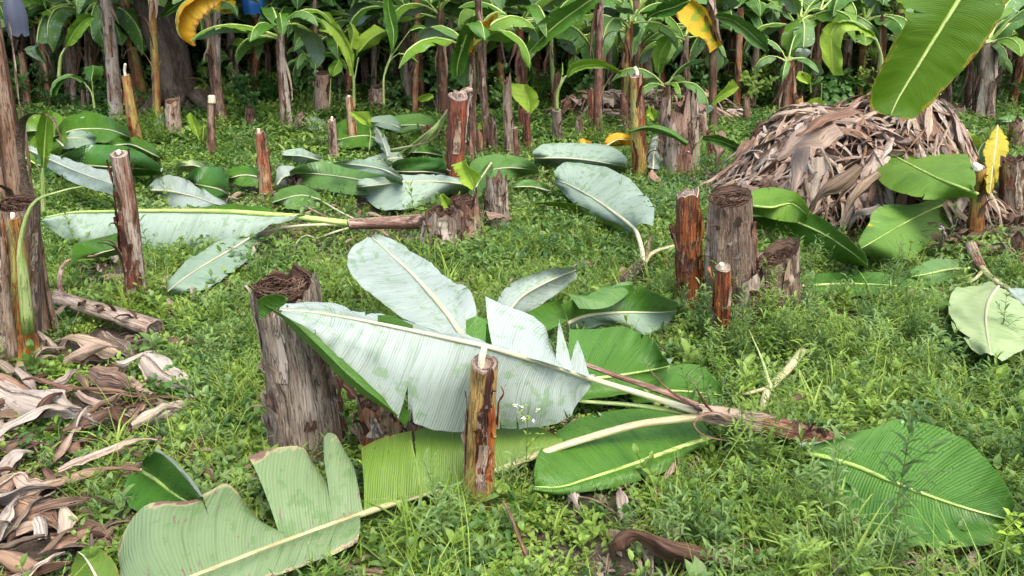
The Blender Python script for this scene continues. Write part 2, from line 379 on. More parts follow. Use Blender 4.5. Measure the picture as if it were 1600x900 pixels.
# ------------------------------------------------------------------ banana leaf builder
def leaf_grid(rows, mid, n, m, wave=.012, wf=9.0, bulge=0.0, seed=0, tears=(), ragged=0.0):
    A = np.array([[W(p) for p in r] for r in rows])            # S,K,3
    G = crom(A, n)                                              # n,K,3
    Rh = np.swapaxes(crom(np.swapaxes(G[:, mid:], 0, 1), m+1), 0, 1)
    if mid:
        Lh = np.swapaxes(crom(np.swapaxes(G[:, :mid+1], 0, 1), m+1), 0, 1)
        V = np.concatenate([Lh, Rh[:, 1:]], 1); mc = m; vv = np.linspace(-1, 1, 2*m+1)
    else: V = Rh; mc = 0; vv = np.linspace(0.05, 1, m+1)
    k_ = V.shape[1]
    cl = np.concatenate([[0], np.cumsum(np.linalg.norm(np.diff(V[:, mc], axis=0), axis=1))])
    du = np.gradient(V, axis=0); dv = np.gradient(V, axis=1)
    N = unit(np.cross(du, dv)); N = np.where(np.isfinite(N), N, 0)
    U, VV = np.meshgrid(cl, vv, indexing='ij')
    side = np.sign(VV)*3.7
    wv = fnoise(U*wf+seed*7.1, side+seed*1.3+VV*.6, 2)*np.abs(VV)**1.4*wave
    wv += fnoise(U*wf*3.5+seed, side+seed*2.3+VV*.4, 2)*np.abs(VV)**.8*wave*.28
    wv += (fnoise(U*26+seed*2.1, side*2+VV*.3, 2)*.35+0)*np.abs(VV)**.9*wave*.7
    wv += fnoise(U*5+seed, VV*1.7+seed*.3, 2)*np.abs(VV)**.5*wave*.9
    wv += bulge*np.sin(np.pi*np.abs(VV))
    V = V+N*wv[..., None]
    if ragged:
        d = unit(du)*(fnoise(U*30+seed, VV*2, 2)*ragged*np.abs(VV)**6)[..., None]
        V = V+d
    mask = np.ones((n-1, k_-1), bool)
    for (sd_, s, dep, gap) in tears:
        i = int(np.clip(round(s*(n-1)), 2, n-4))
        c0 = mc - int(round(m*(1-dep))) if sd_ < 0 else mc+int(round(m*(1-dep)))
        cols = range(0, c0+1) if sd_ < 0 else range(c0, k_)
        tt = unit(V[i+1, mc]-V[i, mc])
        for c in cols:
            k = abs(c-c0)/max(1, m*dep)
            mid_ = (V[i, c]+V[i+1, c])/2
            curl = N[i, c]*gap*.5*k*k*(1 if s*10 % 2 < 1 else -1)
            V[i, c] = mid_-tt*gap*.5*k**1.2+curl; V[i+1, c] = mid_+tt*gap*.5*k**1.2-curl*.6
            for q in (1, 2):
                if i-q > 0: V[i-q, c] -= tt*gap*.5*k**1.2*(1-q/3)
                if i+1+q < n: V[i+1+q, c] += tt*gap*.5*k**1.2*(1-q/3)
        if sd_ < 0: mask[i, :c0] = False
        else: mask[i, c0:] = False
    return V, U, VV, mask, cl

def sheet(V, U, VV, mask, th=.0012, front=0, back=1, flip=None):
    """two skins; flip None: skin 0 is the one that mostly faces the camera"""
    n, k = V.shape[:2]
    du = np.gradient(V, axis=0); dv = np.gradient(V, axis=1); N = unit(np.cross(du, dv))
    N = np.where(np.isfinite(N), N, 0)
    cen = V.reshape(-1, 3).mean(0); view = np.array([0, 0, CAMZ])-cen
    if flip is None: flip = (N.reshape(-1, 3).mean(0) @ view) < 0
    i, j = np.nonzero(mask); a = i*k+j
    F = np.stack([a, a+k, a+k+1, a+1], -1)      # normal = du x dv
    if flip: N = -N; F = F[:, ::-1]
    F2 = F[:, ::-1]+n*k
    VA = np.concatenate([V.reshape(-1, 3), (V-N*th).reshape(-1, 3)])
    uv = np.stack([U.ravel(), VV.ravel()], -1)
    return VA, np.concatenate([F, F2]), np.concatenate([uv, uv]), np.concatenate([np.full(len(F), front), np.full(len(F), back)]), N

def leaf(T, rows, mats, mid=1, n=60, m=9, rib=(.009, .002), ribmat=None, petiole=None, name='leaf', parent=None, label=None,
         wave=.012, wf=9.0, bulge=0.0, seed=0, tears=(), ragged=.004, cov=True, ribside=1, flip=None, arib=1.0):
    if n >= 40 and mid:
        rt = random.Random(seed*13+2); tears = list(tears)+[(rt.choice((-1, 1)), rt.uniform(.12, .92), rt.uniform(.08, .38), rt.uniform(.004, .014)) for _ in range(rt.randrange(3, 8))]
    V, U, VV, mask, cl = leaf_grid(rows, mid, n, m, wave, wf, bulge, seed, tears, ragged)
    VA, F, uv, mi, N = sheet(V, U, VV, mask, flip=flip)
    single = T.o is None
    o = T.part(name, VA, F, uv=uv, mi=mi, mats=[LM(mats[0]), LM(mats[1])], parent=parent, label=label)
    if cov: cover(V)
    if rib:
        mc = m if mid else 0; P = V[:, mc].copy(); k = int(n*arib); P = P[:k]; s = np.linspace(0, 1, k)
        r = rib[0]*(1-s)**.8+rib[1]
        P = P+N[:k, mc]*(r*.35*ribside)[:, None]
        if petiole is not None:
            Pp = crom(np.array([W(p) for p in petiole]+[P[0]]), 14)[:-1]
            P = np.concatenate([Pp, P]); r = np.concatenate([np.linspace(rib[0]*1.6, r[0], len(Pp)), r])
        v, f, u_ = tube(P, r, 8, flat=.9)
        T.part('midrib', v, quads_to_lists(f), uv=u_, mats=[ribmat or M_RIB], attrs={'tone': .5+.4*fnoise(v[:, 0]*9, v[:, 1]*9)}, parent=o)
    return o, V

def solo_leaf(label, rows, mats, group='cut green banana leaves lying about', cat='leaf', name='banana_leaf', **k):
    A = np.array([[W(p) for p in r] for r in rows]).reshape(-1, 3)
    T = Thing(name, label, cat, (A[:, 0].mean(), A[:, 1].mean(), 0), group, empty=False)
    return T, leaf(T, rows, mats, name=name, **k)

def arch_rows(o, az, el, L, Wd, droop, fold=.5, roll=0.0, pet=.22, n=9, tipw=.25, twist=0.0):
    """a growing leaf: returns (petiole points, rows of [left, mid, right])"""
    o = np.asarray(o, float); P = [o]; e = el; step = L/(n*2); k = n*2
    d = np.array([math.sin(az), math.cos(az), 0])
    for i in range(k):
        P.append(P[-1]+step*(d*math.cos(e)+np.array([0, 0, math.sin(e)])))
        e -= droop/k*(.35+1.6*i/k)
    P = np.array(P); T_ = unit(np.gradient(P, axis=0)); sidev = unit(np.cross(T_, np.array([0, 0, 1.]))+1e-6)
    nrm = np.cross(sidev, T_)
    i0 = int(len(P)*pet); pts = P[:i0+1]; rows = []
    idx = np.linspace(i0, len(P)-1, n).round().astype(int)
    for q, i in enumerate(idx):
        s = q/(n-1); wd = Wd*.5*min(1, (s*7+.12))**.6*(1-s**5)**.6+.004
        if s > .99: wd = .008
        a = fold; rr = roll+twist*s
        def off(sg):
            sx = math.cos(a)*sg; sz = -math.sin(a)
            x = sx*math.cos(rr)-sz*math.sin(rr); z = sx*math.sin(rr)+sz*math.cos(rr)
            return P[i]+wd*(sidev[i]*x+nrm[i]*z)
        rows.append([off(-1), P[i], off(1)])
    return pts, rows

def dry_rows(p0, p1, wd, sag=.05, curl=1.2, twist=0.8, seed=0, n=7, arch=0.0):
    """a crumpled strip between two points: rows of 5 points"""
    r = random.Random(seed); p0 = np.asarray(p0, float); p1 = np.asarray(p1, float)
    L = np.linalg.norm(p1-p0); t = unit(p1-p0); sd_ = unit(np.cross(t, [0, 0, 1])+1e-6); up = np.cross(sd_, t)
    rows = []; tw = r.uniform(-.6, .6); bend = r.uniform(-.06, .06)*L
    for q in range(n):
        s = q/(n-1); c = p0+(p1-p0)*s+sd_*(bend*math.sin(s*math.pi)+r.uniform(-.012, .012)*L)+up*(arch*math.sin(s*math.pi)-sag*math.sin(s*math.pi*2)*.3+r.uniform(-.02, .02)*L)
        a0 = tw+twist*s; w_ = wd*.5*(.35+1.0*math.sin(min(1, s*1.25+.1)*math.pi)**.6)*r.uniform(.75, 1.15)
        if q == n-1: w_ *= .3
        row = []
        for k in range(5):
            x = (k-2)/2; ang = x*curl*r.uniform(.8, 1.2)
            rad = w_/max(curl, .3)
            lx = math.sin(ang)*rad; lz = (math.cos(ang)-1)*rad + r.uniform(-.1, .1)*w_
            row.append(c+sd_*(lx*math.cos(a0)-lz*math.sin(a0))+up*(lx*math.sin(a0)+lz*math.cos(a0)))
        rows.append(row)
    return rows
def dry_mesh(rows, n=22, m=5, pleat=.006, seed=0, ragged=.01):
    A = np.array([[W(p) for p in r] for r in rows]); mid = A.shape[1]//2
    G = crom(A, n); V = np.swapaxes(crom(np.swapaxes(G, 0, 1), 2*m+1), 0, 1)
    du = np.gradient(V, axis=0); dv = np.gradient(V, axis=1); N = unit(np.cross(du, dv)); N = np.where(np.isfinite(N), N, 0)
    cl = np.concatenate([[0], np.cumsum(np.linalg.norm(np.diff(V[:, m], axis=0), axis=1))])
    wl = np.linalg.norm(np.diff(V, axis=1), axis=2).sum(1).max()
    U, X = np.meshgrid(cl, np.linspace(-1, 1, 2*m+1), indexing='ij')
    V = V+N*(fnoise(U*3+seed, X*6+seed*.7, 2)*pleat+((np.arange(2*m+1) % 2)*2-1)[None]*pleat*.45*(.4+vnoise(U*4+seed, X*2+5)))[..., None]+N*(fnoise(U*14+seed*3, X*1.2, 2)*pleat*.7)[..., None]
    V = V+unit(dv)*(fnoise(U*25+seed, X+3, 2)*ragged*np.abs(X)**5)[..., None]
    k = 2*m+1; i, j = np.nonzero(np.ones((n-1, k-1), bool)); a = i*k+j
    F = np.stack([a, a+k, a+k+1, a+1], -1)
    return V.reshape(-1, 3), F, np.stack([U.ravel(), (X*wl*.5/.12).ravel()], -1)
def dry_leaf(rows, mat, label, group, name='dry_leaf', n=26, m=6, pleat=.006, seed=0, rib=.0, cat='dry leaf', cov=True, T=None, parent=None):
    V, F, uv = dry_mesh(rows, n, m, pleat, seed)
    if T is None: T = Thing(name, label, cat, (V[:, 0].mean(), V[:, 1].mean(), max(0, V[:, 2].min())), group, empty=False)
    o = T.part(name, V, F, uv=uv, mats=[mat], parent=parent)
    if cov: cover(V)
    if rib:
        k = 2*m+1; P = V.reshape(n, k, 3)[:, m]+np.array([0, 0, rib*.3])
        v, f, u_ = tube(P, np.linspace(rib, rib*.35, n), 6)
        T.part('midrib', v, quads_to_lists(f), uv=u_, mats=[mat], parent=o)
    return o

# ------------------------------------------------------------------ pseudostems and stumps
def stem(T, p0, p1, r0, r1, mat, seed=0, sides=22, rings=26, nsh=5, bend=0.0, flare=.25, top='cut', name='stem', ridge=.05, step=.045,
         jag=0.0, slant=(0, 0), core=None, parent=None, topmat=None, topdepth=.05, lay=5, fibres=0, coremat=None, cover_=False):
    p0 = np.asarray(p0, float); p1 = np.asarray(p1, float); L = np.linalg.norm(p1-p0)
    ax = (p1-p0)/L; A = unit(np.cross(ax, [0.31, 0.9, .1])); B = np.cross(ax, A)
    s = np.linspace(0, 1, rings); th = np.linspace(0, 2*np.pi, sides, endpoint=False)
    Cn = p0[None]+(p1-p0)[None]*s[:, None]+A[None]*(bend*np.sin(s*np.pi))[:, None]
    Cn = Cn+(B*r0*.35*fnoise(s*L*2.2+seed*3, seed*.7, 2)[:, None])+(A*.04*L*fnoise(seed*3.1, 4.4)+0)[None]*np.sin(s*2.2*np.pi)[:, None]*.3
    R_ = (r0+(r1-r0)*s)*(1+flare*np.exp(-s*L/.07))
    SS, TH = np.meshgrid(s, th, indexing='ij')
    ph = TH*nsh/(2*np.pi)+fnoise(SS*L*1.3+seed, seed*1.7+0*SS)*.8+SS*L*.5
    fr = ph-np.floor(ph); tone = vnoise(np.floor(ph)*7.7+seed*3, np.floor(ph % nsh)*3.1+SS*0)
    cx, cy = np.cos(TH), np.sin(TH)
    rad = R_[:, None]*(1-step+2*step*fr)*(1+ridge*fnoise(cx*3+seed*1.9+SS*L*2.2, cy*3+seed, 3)+ridge*.5*fnoise(TH*9, SS*L*3+seed, 2)+ridge*.35*fnoise(TH*24+seed, SS*L*4, 1)*(sides > 26))
    ring_off = np.zeros_like(SS)
    if jag:
        jg = jag*(vnoise(TH*2.3+seed, seed*2.2)+.6*vnoise(TH*7+seed, 1.0)-.8)
        jg[:] = jg[0:1]
        jg = jg*(np.minimum(TH, 2*np.pi-TH)/.6).clip(0, 1)
        ring_off += jg*np.clip((SS-.45)/.55, 0, 1)
    if top == 'cut' and not jag: ring_off += (.22*r1*fnoise(TH*1.7+seed, seed*1.3, 2)*(np.minimum(TH, 2*np.pi-TH)/.6).clip(0, 1)-.30*r1*np.sin(TH+.5*math.sin(seed)))*np.clip((SS-.8)/.2, 0, 1)
    if top == 'hollow' and slant == (0, 0): slant = (0, -.28*r1)
    ring_off += (slant[0]*np.cos(TH)+slant[1]*np.sin(TH))*np.clip((SS-.5)/.5, 0, 1)
    V = Cn[:, None]+rad[..., None]*(cx[..., None]*A+cy[..., None]*B)+ring_off[..., None]*ax
    i, j = np.meshgrid(np.arange(rings-1), np.arange(sides), indexing='ij'); a = i*sides+j; b = i*sides+(j+1) % sides
    F = np.stack([a, b, b+sides, a+sides], -1).reshape(-1, 4)
    uv = np.stack([TH*(r0+r1)/2, SS*L], -1).reshape(-1, 2)
    VV = V.reshape(-1, 3)
    if top == 'none' or top == 'cut' or True:
        c0 = len(VV); VV = np.concatenate([VV, [Cn[0]]]); uv = np.concatenate([uv, [[0, 0]]]); tone_ = np.append(tone.ravel(), .5)
        jj = np.arange(sides); F = np.concatenate([F, np.stack([jj*0+c0, (jj+1) % sides, jj, jj], -1)])
    o = T.part(name, VV, quads_to_lists(F), uv=uv, mats=[mat], attrs={'tone': tone_}, parent=parent)
    if cover_: cover(V)
    rim = V[-1]; cen = rim.mean(0)
    if top in ('cut', 'hollow'):
        # layered end: concentric sheath edges stepping up and down towards the middle
        loops = [rim-ax*.0]; k = lay*2
        for q in range(1, k+1):
            f = 1-q/(k+.0)*.97
            dz = (-(topdepth)*(1-f)**.8*1.5 if top == 'hollow' else 0)+(.10*r1 if q % 2 else -.10*r1)*(1 if top == 'cut' else 1.3)
            wob = 1+.06*fnoise(th*2+q*3.3+seed, q*1.7+0*th)
            loops.append(cen+(rim-cen)*(f*wob)[:, None]+ax*(dz+r1*.1*fnoise(th*3+q, seed+q*.9+0*th))[:, None])
        LV = np.array(loops); nl = len(loops)
        i, j = np.meshgrid(np.arange(nl-1), np.arange(sides), indexing='ij'); a = i*sides+j; b = i*sides+(j+1) % sides
        F2 = np.stack([a, b, b+sides, a+sides], -1).reshape(-1, 4)
        tn = np.repeat(vnoise(np.arange(nl)*1.9+seed, 3.0), sides)
        ang = np.tile(th, nl); rr = np.repeat(np.linspace(r1, 0, nl), sides)
        T.part('cut_end', LV.reshape(-1, 3), F2, uv=np.stack([rr*3, ang*.02], -1), mats=[topmat or (M_HOLE if top == 'hollow' else M_CUT)], attrs={'tone': tn}, parent=o)
        if fibres:
            mb = MB(); rr_ = random.Random(seed+5)
            for q in range(fibres):
                a0 = rr_.uniform(0, 6.28); ra = r1*rr_.uniform(.15, .93); a1 = a0+rr_.uniform(.5, 2.2); ph_ = []
                h0 = rr_.uniform(-.5, .35)*topdepth
                for w_ in range(6):
                    aa = a0+(a1-a0)*w_/5; r_ = ra*(1+rr_.uniform(-.12, .12))
                    ph_.append(cen+A*r_*math.cos(aa)+B*r_*math.sin(aa)+ax*(h0-topdepth*(1-ra/r1)*.8+rr_.uniform(-.008, .008)))
                v, f, u_ = tube(crom(ph_, 8), rr_.uniform(.0012, .003), 3, cap=False); mb.add(v, f, u_*5, tone=rr_.random())
            v, f, k_ = mb.data(); T.part('fibre_tangle', v, quads_to_lists(f), mats=[M_FIBRE], parent=o, kind='stuff', **k_)
    if core:
        h, rc = core; rr_ = random.Random(seed); h *= rr_.uniform(.35, 1.0); rc *= rr_.uniform(.85, 1.4)
        lean = np.array([rr_.uniform(-.25, .25), rr_.uniform(-.3, .3), 0])*h
        cen = cen+(A*rr_.uniform(-.3, .3)+B*rr_.uniform(-.3, .3))*r1
        pts = [cen-ax*.02, cen+ax*h*.4, cen+ax*h*.85+lean*.7, cen+ax*h+lean]
        v, f, u_ = tube(crom(pts, 9), [rc*1.1, rc*1.05, rc, rc, rc*.97, rc*.95, rc*.92, rc*.85, rc*.5], 10, flat=.8)
        T.part('core', v, quads_to_lists(f), uv=u_, mats=[coremat or M_CORE], attrs={'tone': np.full(len(v), .6)}, parent=o)
    return o, A, B, ax

def peel(T, p, d, L, wd, mat, seed=0, out=.5, parent=None, name='loose_sheath'):
    """a dry sheath tip coming away from a stem at p, first up along it, then out and down"""
    r = random.Random(seed); d = unit(np.asarray(d, float)); sd_ = unit(np.cross(d, [0, 0, 1])); rows = []; pos = np.asarray(p, float)-np.array([0, 0, L*.35])-d*.004
    el = 1.5; bend = r.uniform(.15, .75); tw = r.uniform(-.5, .5)
    for q in range(8):
        s = q/7; w_ = wd*(.55-.5*s**1.5)*r.uniform(.8, 1.1); sx = sd_*math.cos(tw*s*2)+np.array([0, 0, math.sin(tw*s*2)])
        rows.append([pos-sx*w_+d*-.35*w_, pos-sx*w_*.4+d*r.uniform(0, .25)*w_, pos+d*.2*w_*r.uniform(-.3, 1), pos+sx*w_*.5+d*r.uniform(-.1, .2)*w_, pos+sx*w_-d*.35*w_])
        pos = pos+L/7*(d*math.cos(el)+np.array([0, 0, math.sin(el)])+sd_*r.uniform(-.2, .2)); el -= bend*(.15+s*1.1)*r.uniform(.5, 1.4)
    V, F, uv = dry_mesh(rows, 16, 4, .003, seed, .006)
    return T.part(name, V, F, uv=uv, mats=[mat], parent=parent)
def strips(T, p0, p1, r0, r1, num, mats, seed, parent, name='sheath_strip', lift=.009):
    """old sheath strips lying on a stem"""
    r = random.Random(seed*7+1); ax = unit(p1-p0); A = unit(np.cross(ax, [0.31, 0.9, .1])); B = np.cross(ax, A); H = np.linalg.norm(p1-p0)
    for q in range(num):
        a = r.uniform(0, 6.28); da = r.uniform(.12, .42); h0 = r.uniform(0, .6); h1 = min(1.02, h0+r.uniform(.2, .6)); rows = []; dr = r.uniform(-.25, .25); li = lift*r.uniform(.4, 1.6)
        for i in range(7):
            s = i/6; h = h0+(h1-h0)*s; rad = (r0+(r1-r0)*h)*(1+.12*math.exp(-h*H/.07))*1.03+li*(.25+s**3*r.uniform(.3, 2.4)); row = []
            wd = da*(1-.55*s)*r.uniform(.8, 1.15)
            for k in range(5):
                x = (k-2)/2; aa = a+dr*s+x*wd; rr = rad*(1+(.10 if abs(x) == 1 else .0)*(r.random()-.25))
                row.append(p0+(p1-p0)*h+A*rr*math.cos(aa)+B*rr*math.sin(aa))
            rows.append(row)
        V, F, uv = dry_mesh(rows, 14, 4, .0022, seed+q, .008)
        T.part(name, V, F, uv=np.stack([uv[:, 1]*.03+q, uv[:, 0]], -1), mats=[r.choice(mats)], attrs={'tone': np.full(len(V), r.random())}, parent=parent)

def stump(label, base, head, w0, w1, mat, seed, name='banana_stump', cat='stump', group=None, peels=0, peelmat=None, Yb=None, leanY=0.0, nstr=None, **k):
    """base and top as places in the photograph, widths in its pixels"""
    p0 = Q(*base) if Yb is None else D(base[0], base[1], Yb)
    if Yb is not None: p0[2] = 0.0
    Y = p0[1]; p1 = D(head[0], head[1], Y+leanY); 
    slant_d = (Y*_cp+(CAMZ-.25)*_sp)/FPX
    T = Thing(name, label, cat, (p0[0], p0[1], 0), group)
    o, A, B, ax = stem(T, p0-np.array([0, 0, .04]), p1, w0/2*slant_d, w1/2*slant_d, mat, seed, **k)
    r = random.Random(seed); H = np.linalg.norm(p1-p0)
    for q in range(peels):
        a = r.uniform(-2.6, -.5); h = r.uniform(.15, .85)
        d = np.array([math.cos(a), math.sin(a), 0]); rr = (w0+(w1-w0)*h)/2*slant_d
        peel(T, p0+(p1-p0)*h+d*rr*1.0, d, H*r.uniform(.18, .42), rr*r.uniform(.35, .8), peelmat or M_DL[r.randrange(4)], seed*10+q, parent=o)
    strips(T, p0, p1, w0/2*slant_d, w1/2*slant_d, (4 if w0 < 30 else 13) if nstr is None else nstr, [mat, mat, mat, M_DRY, M_MIX, M_DARK], seed, o)
    return T, o, p0, p1, slant_d

def crown(T, o, p, sd_, nl, L, seed, mats=('mid', 'greypale'), el=(0.5, 1.3), Wr=.28, droop=(1.2, 2.4), azr=(0, 6.28), par=None, wscale=1.0, n=26, m=4):
    r = random.Random(seed)
    for q in range(nl):
        az = azr[0]+(azr[1]-azr[0])*(q+r.uniform(.1, .9))/nl; e = r.uniform(*el); l = L*r.uniform(.7, 1.15)
        pts, rows = arch_rows(p+np.array([0, 0, -.02*q*L]), az, e, l, l*Wr*r.uniform(.8, 1.2)*wscale, r.uniform(*droop), fold=r.uniform(.25, .8), roll=r.uniform(-.5, .5), pet=r.uniform(.2, .32), n=7, twist=r.uniform(-.5, .5))
        tears = [(r.choice((-1, 1)), r.uniform(.15, .9), r.uniform(.4, .95), l*.02) for _ in range(r.randrange(0, 4))]
        mt = mats if not isinstance(mats, list) else r.choice(mats)
        leaf(T, rows, mt, n=n, m=m, rib=(l*.012, .002), ribmat=M_RIBG, petiole=list(pts[:-1]), wave=l*.02, seed=seed*9+q, tears=tears, cov=False, flip=True, parent=par)

def poly(pts, z=0.0, n=7):
    """a line of places (px, py[, height or distance]) as n evenly spaced world points"""
    P = np.array([W(p if len(p) == 3 else (p[0], p[1], z)) for p in pts])
    G = crom(P, 60); L = np.concatenate([[0], np.cumsum(np.linalg.norm(np.diff(G, axis=0), axis=1))]); t = np.linspace(0, L[-1], n)
    return np.stack([np.interp(t, L, G[:, i]) for i in range(3)], -1)
def lines(a, b, c=None, za=0.05, zb=0.1, zc=0.05, n=8):
    A = poly(a, za, n); B = poly(b, zb, n)
    if c is None: return [[A[i], B[i]] for i in range(n)]
    C = poly(c, zc, n); return [[A[i], B[i], C[i]] for i in range(n)]
def stalk(T, name, pts, r0, r1, mat, sides=9, n=18, z=.1, parent=None, flat=.8, seed=0, label=None, ends=None):
    P = crom(np.array([W(p if len(p) == 3 else (p[0], p[1], z)) for p in pts]), n)
    rr = np.linspace(r0, r1, n)*(1+.06*fnoise(np.arange(n)*.6+seed, seed*1.1))
    v, f, u = tube(P, rr, sides, flat=flat)
    return T.part(name, v, quads_to_lists(f), uv=u, mats=[mat], attrs={'tone': .5+.4*fnoise(v[:, 0]*14+seed, v[:, 1]*14)}, parent=parent, label=label)

_used = set()
def dry_label(m_, curl, L_, wd, where, seed):
    """says what one dry piece looks like and where it lies"""
    col = ('pinkish', 'tan', 'dark brown', 'grey')[m_]; cu = 'flat' if curl < 1 else 'curled' if curl < 2 else 'rolled'
    ln = 'long ' if L_ > .5 else 'short ' if L_ < .28 else ''; w_ = 'narrow ' if wd < .06 else 'broad ' if wd > .10 else ''
    return f'{ln}{w_}{cu} {col} dry leaf piece {where}'
def zone_words(V):
    c = np.asarray(V).reshape(-1, 3).mean(0); x, y = project(c)
    return x, y
def project(p):
    v = np.asarray(p)-np.array([0, 0, CAMZ]); f = v[1]*_cp-v[2]*_sp; u = v[1]*_sp+v[2]*_cp
    return 800+FPX*v[0]/f, 450-FPX*u/f
# ------------------------------------------------------------------ ground
def build_ground():
    n = NT('damp_soil'); g = n.n('ShaderNodeNewGeometry').outputs['Position']
    a = n.noise(g, 3.0, 6.0, .65); b = n.noise(g, 38.0, 4.0, .7); c = n.noise(g, 160.0, 2.0, .6)
    col = n.ramp(n.math('ADD', n.math('MULTIPLY', a, .6), n.math('MULTIPLY', b, .4)), [(.3, (.035, .025, .018)), (.5, (.075, .056, .042)), (.7, (.15, .12, .095))])
    col = n.mix(n.mr(n.noise(g, 1.3, 4.0), .5, .62, 0, .6), col, (.07, .10, .03))
    m = n.finish(col, .9, .2, n.math('ADD', n.math('MULTIPLY', b, 1.0), n.math('MULTIPLY', c, .5)), .02, .9)
    xs = np.concatenate([-np.geomspace(9, 300, 14)[::-1], np.linspace(-8.8, 8.8, 260), np.geomspace(9, 300, 14)])
    ys = np.concatenate([-np.geomspace(1, 100, 10)[::-1], np.linspace(-.8, 16, 260), np.geomspace(16.5, 400, 16)])
    X, Y = np.meshgrid(xs, ys, indexing='ij'); Z = gz(X, Y)
    V = np.stack([X, Y, Z], -1).reshape(-1, 3); k = len(ys)
    i, j = np.meshgrid(np.arange(len(xs)-1), np.arange(k-1), indexing='ij'); a = i*k+j
    F = np.stack([a, a+k, a+k+1, a+1], -1).reshape(-1, 4)
    T = Thing('ground', 'damp brown soil under the weeds of the plantation', 'ground', (0, 0, 0), None, 'structure', empty=False)
    T.part('ground', V, F, mats=[m])
build_ground()

# ------------------------------------------------------------------ small plants, as prototypes for the ground cover
def weedmat(name, c0, c1, rough=.45, trans=.35, tc=(.3, .45, .04), patch=1.0):
    n = NT(name); r = n.rnd(); g = n.n('ShaderNodeNewGeometry').outputs['Position']
    p = n.noise(g, 1.1, 3.0); q = n.noise(g, 9.0, 2.0); f = n.noise(g, 60.0, 2.0)
    e = n.math('ADD', n.math('MULTIPLY', r, .45), n.math('ADD', n.math('MULTIPLY', p, .45*patch), n.math('MULTIPLY', q, .4)))
    col = n.mix(n.mr(e, .3, .95), c0, c1)
    col = n.mix(n.mr(f, .4, .7, 0, .35), col, tuple(x*.55 for x in c0))
    return n.finish(col, rough, .4, None, trans=trans, tcol=n.mix(.5, col, tc))
WM = [weedmat('weed_fresh', (.065, .15, .018), (.28, .42, .07), tc=(.42, .55, .06)),
      weedmat('weed_blue_green', (.075, .16, .04), (.27, .40, .12), tc=(.3, .5, .10)),
      weedmat('weed_grass', (.14, .25, .025), (.38, .51, .10), rough=.5, tc=(.5, .62, .06)),
      weedmat('weed_dark', (.03, .085, .015), (.10, .22, .045), tc=(.1, .25, .03), rough=.4),
      weedmat('weed_stem', (.08, .14, .03), (.22, .26, .08)),
      weedmat('weed_dead', (.16, .11, .07), (.42, .33, .24), trans=.1, tc=(.4, .3, .2)),
      weedmat('weed_lime', (.22, .38, .03), (.38, .55, .07), tc=(.5, .6, .06)),
      weedmat('weed_flower', (.75, .72, .55), (.85, .82, .7), trans=.1),
      weedmat('weed_yellow', (.8, .6, .03), (.9, .7, .05), trans=.1)]
def blade(mb, p, d, L, Wd, droop, mi=0, fold=.3, prof=(.25, .95, .85, .0), el=None, up=None):
    """a small leaf: 4 cross-sections, folded along its middle"""
    p = np.asarray(p, float); d = unit(np.asarray(d, float)); h = np.array([d[0], d[1], 0]); h = unit(h) if np.linalg.norm(h) > .05 else np.array([1., 0, 0])
    e = math.asin(max(-1, min(1, d[2]))); sd_ = np.array([h[1], -h[0], 0]); k = len(prof); V = []
    for q, w_ in enumerate(prof):
        nrm = h*-math.sin(e)+np.array([0, 0, math.cos(e)])
        V += [p-sd_*w_*Wd/2+nrm*fold*w_*Wd/2, p, p+sd_*w_*Wd/2+nrm*fold*w_*Wd/2]
        p = p+L/(k-1)*(h*math.cos(e)+np.array([0, 0, math.sin(e)])); e -= droop/(k-1)
    F = []
    for q in range(k-1):
        a = q*3
        if prof[q+1] == 0: F += [[a, a+4, a+1, a+1], [a+1, a+4, a+2, a+2]]
        else: F += [[a, a+3, a+4, a+1], [a+1, a+4, a+5, a+2]]
    mb.add(V, F, mi=mi)
def sprig(mb, p, h, r, npairs=4, L=.05, Wd=.014, mi=0, smi=1, lean=.2, droop=.7, br=0, whorl=2, grow=.6):
    p = np.asarray(p, float); a0 = r.uniform(0, 6.28); ld = np.array([math.cos(a0), math.sin(a0), 0])*lean*r.random()
    pts = [p+ld*h*s*s+np.array([0, 0, h*s]) for s in np.linspace(0, 1, 4)]
    v, f, u = tube(pts, [.0016+.004*h, .0015+.003*h, .0014, .001], 3, cap=False); mb.add(v, f, mi=smi)
    for q in range(npairs):
        s = (q+1.0)/npairs; b = p+ld*h*s*s+np.array([0, 0, h*s]); a = a0+q*1.57+r.uniform(-.3, .3); l = L*(1-.45*s*grow+.0)*r.uniform(.75, 1.2)
        for w_ in range(whorl):
            aa = a+w_*6.283/whorl+r.uniform(-.25, .25); e = r.uniform(.1, .8)+.5*s
            blade(mb, b, (math.cos(aa)*math.cos(e), math.sin(aa)*math.cos(e), math.sin(e)), l, Wd*l/L, droop*r.uniform(.6, 1.5), mi, r.uniform(.1, .5))
        if br and q < npairs-1 and r.random() < .6:
            aa = r.uniform(0, 6.28); q2 = b; hh = h*.4*(1-s*.5)
            dd = np.array([math.cos(aa)*.6, math.sin(aa)*.6, .8]); tip = q2+dd*hh
            v, f, u = tube([q2, tip], [.0012, .0008], 3, cap=False); mb.add(v, f, mi=smi)
            for z in range(br):
                bb = q2+dd*hh*(z+1)/br; a2 = r.uniform(0, 6.28)
                for w_ in range(2):
                    blade(mb, bb, (math.cos(a2+w_*3.1), math.sin(a2+w_*3.1), .5), l*.7, Wd*.7*l/L, droop, mi, .3)
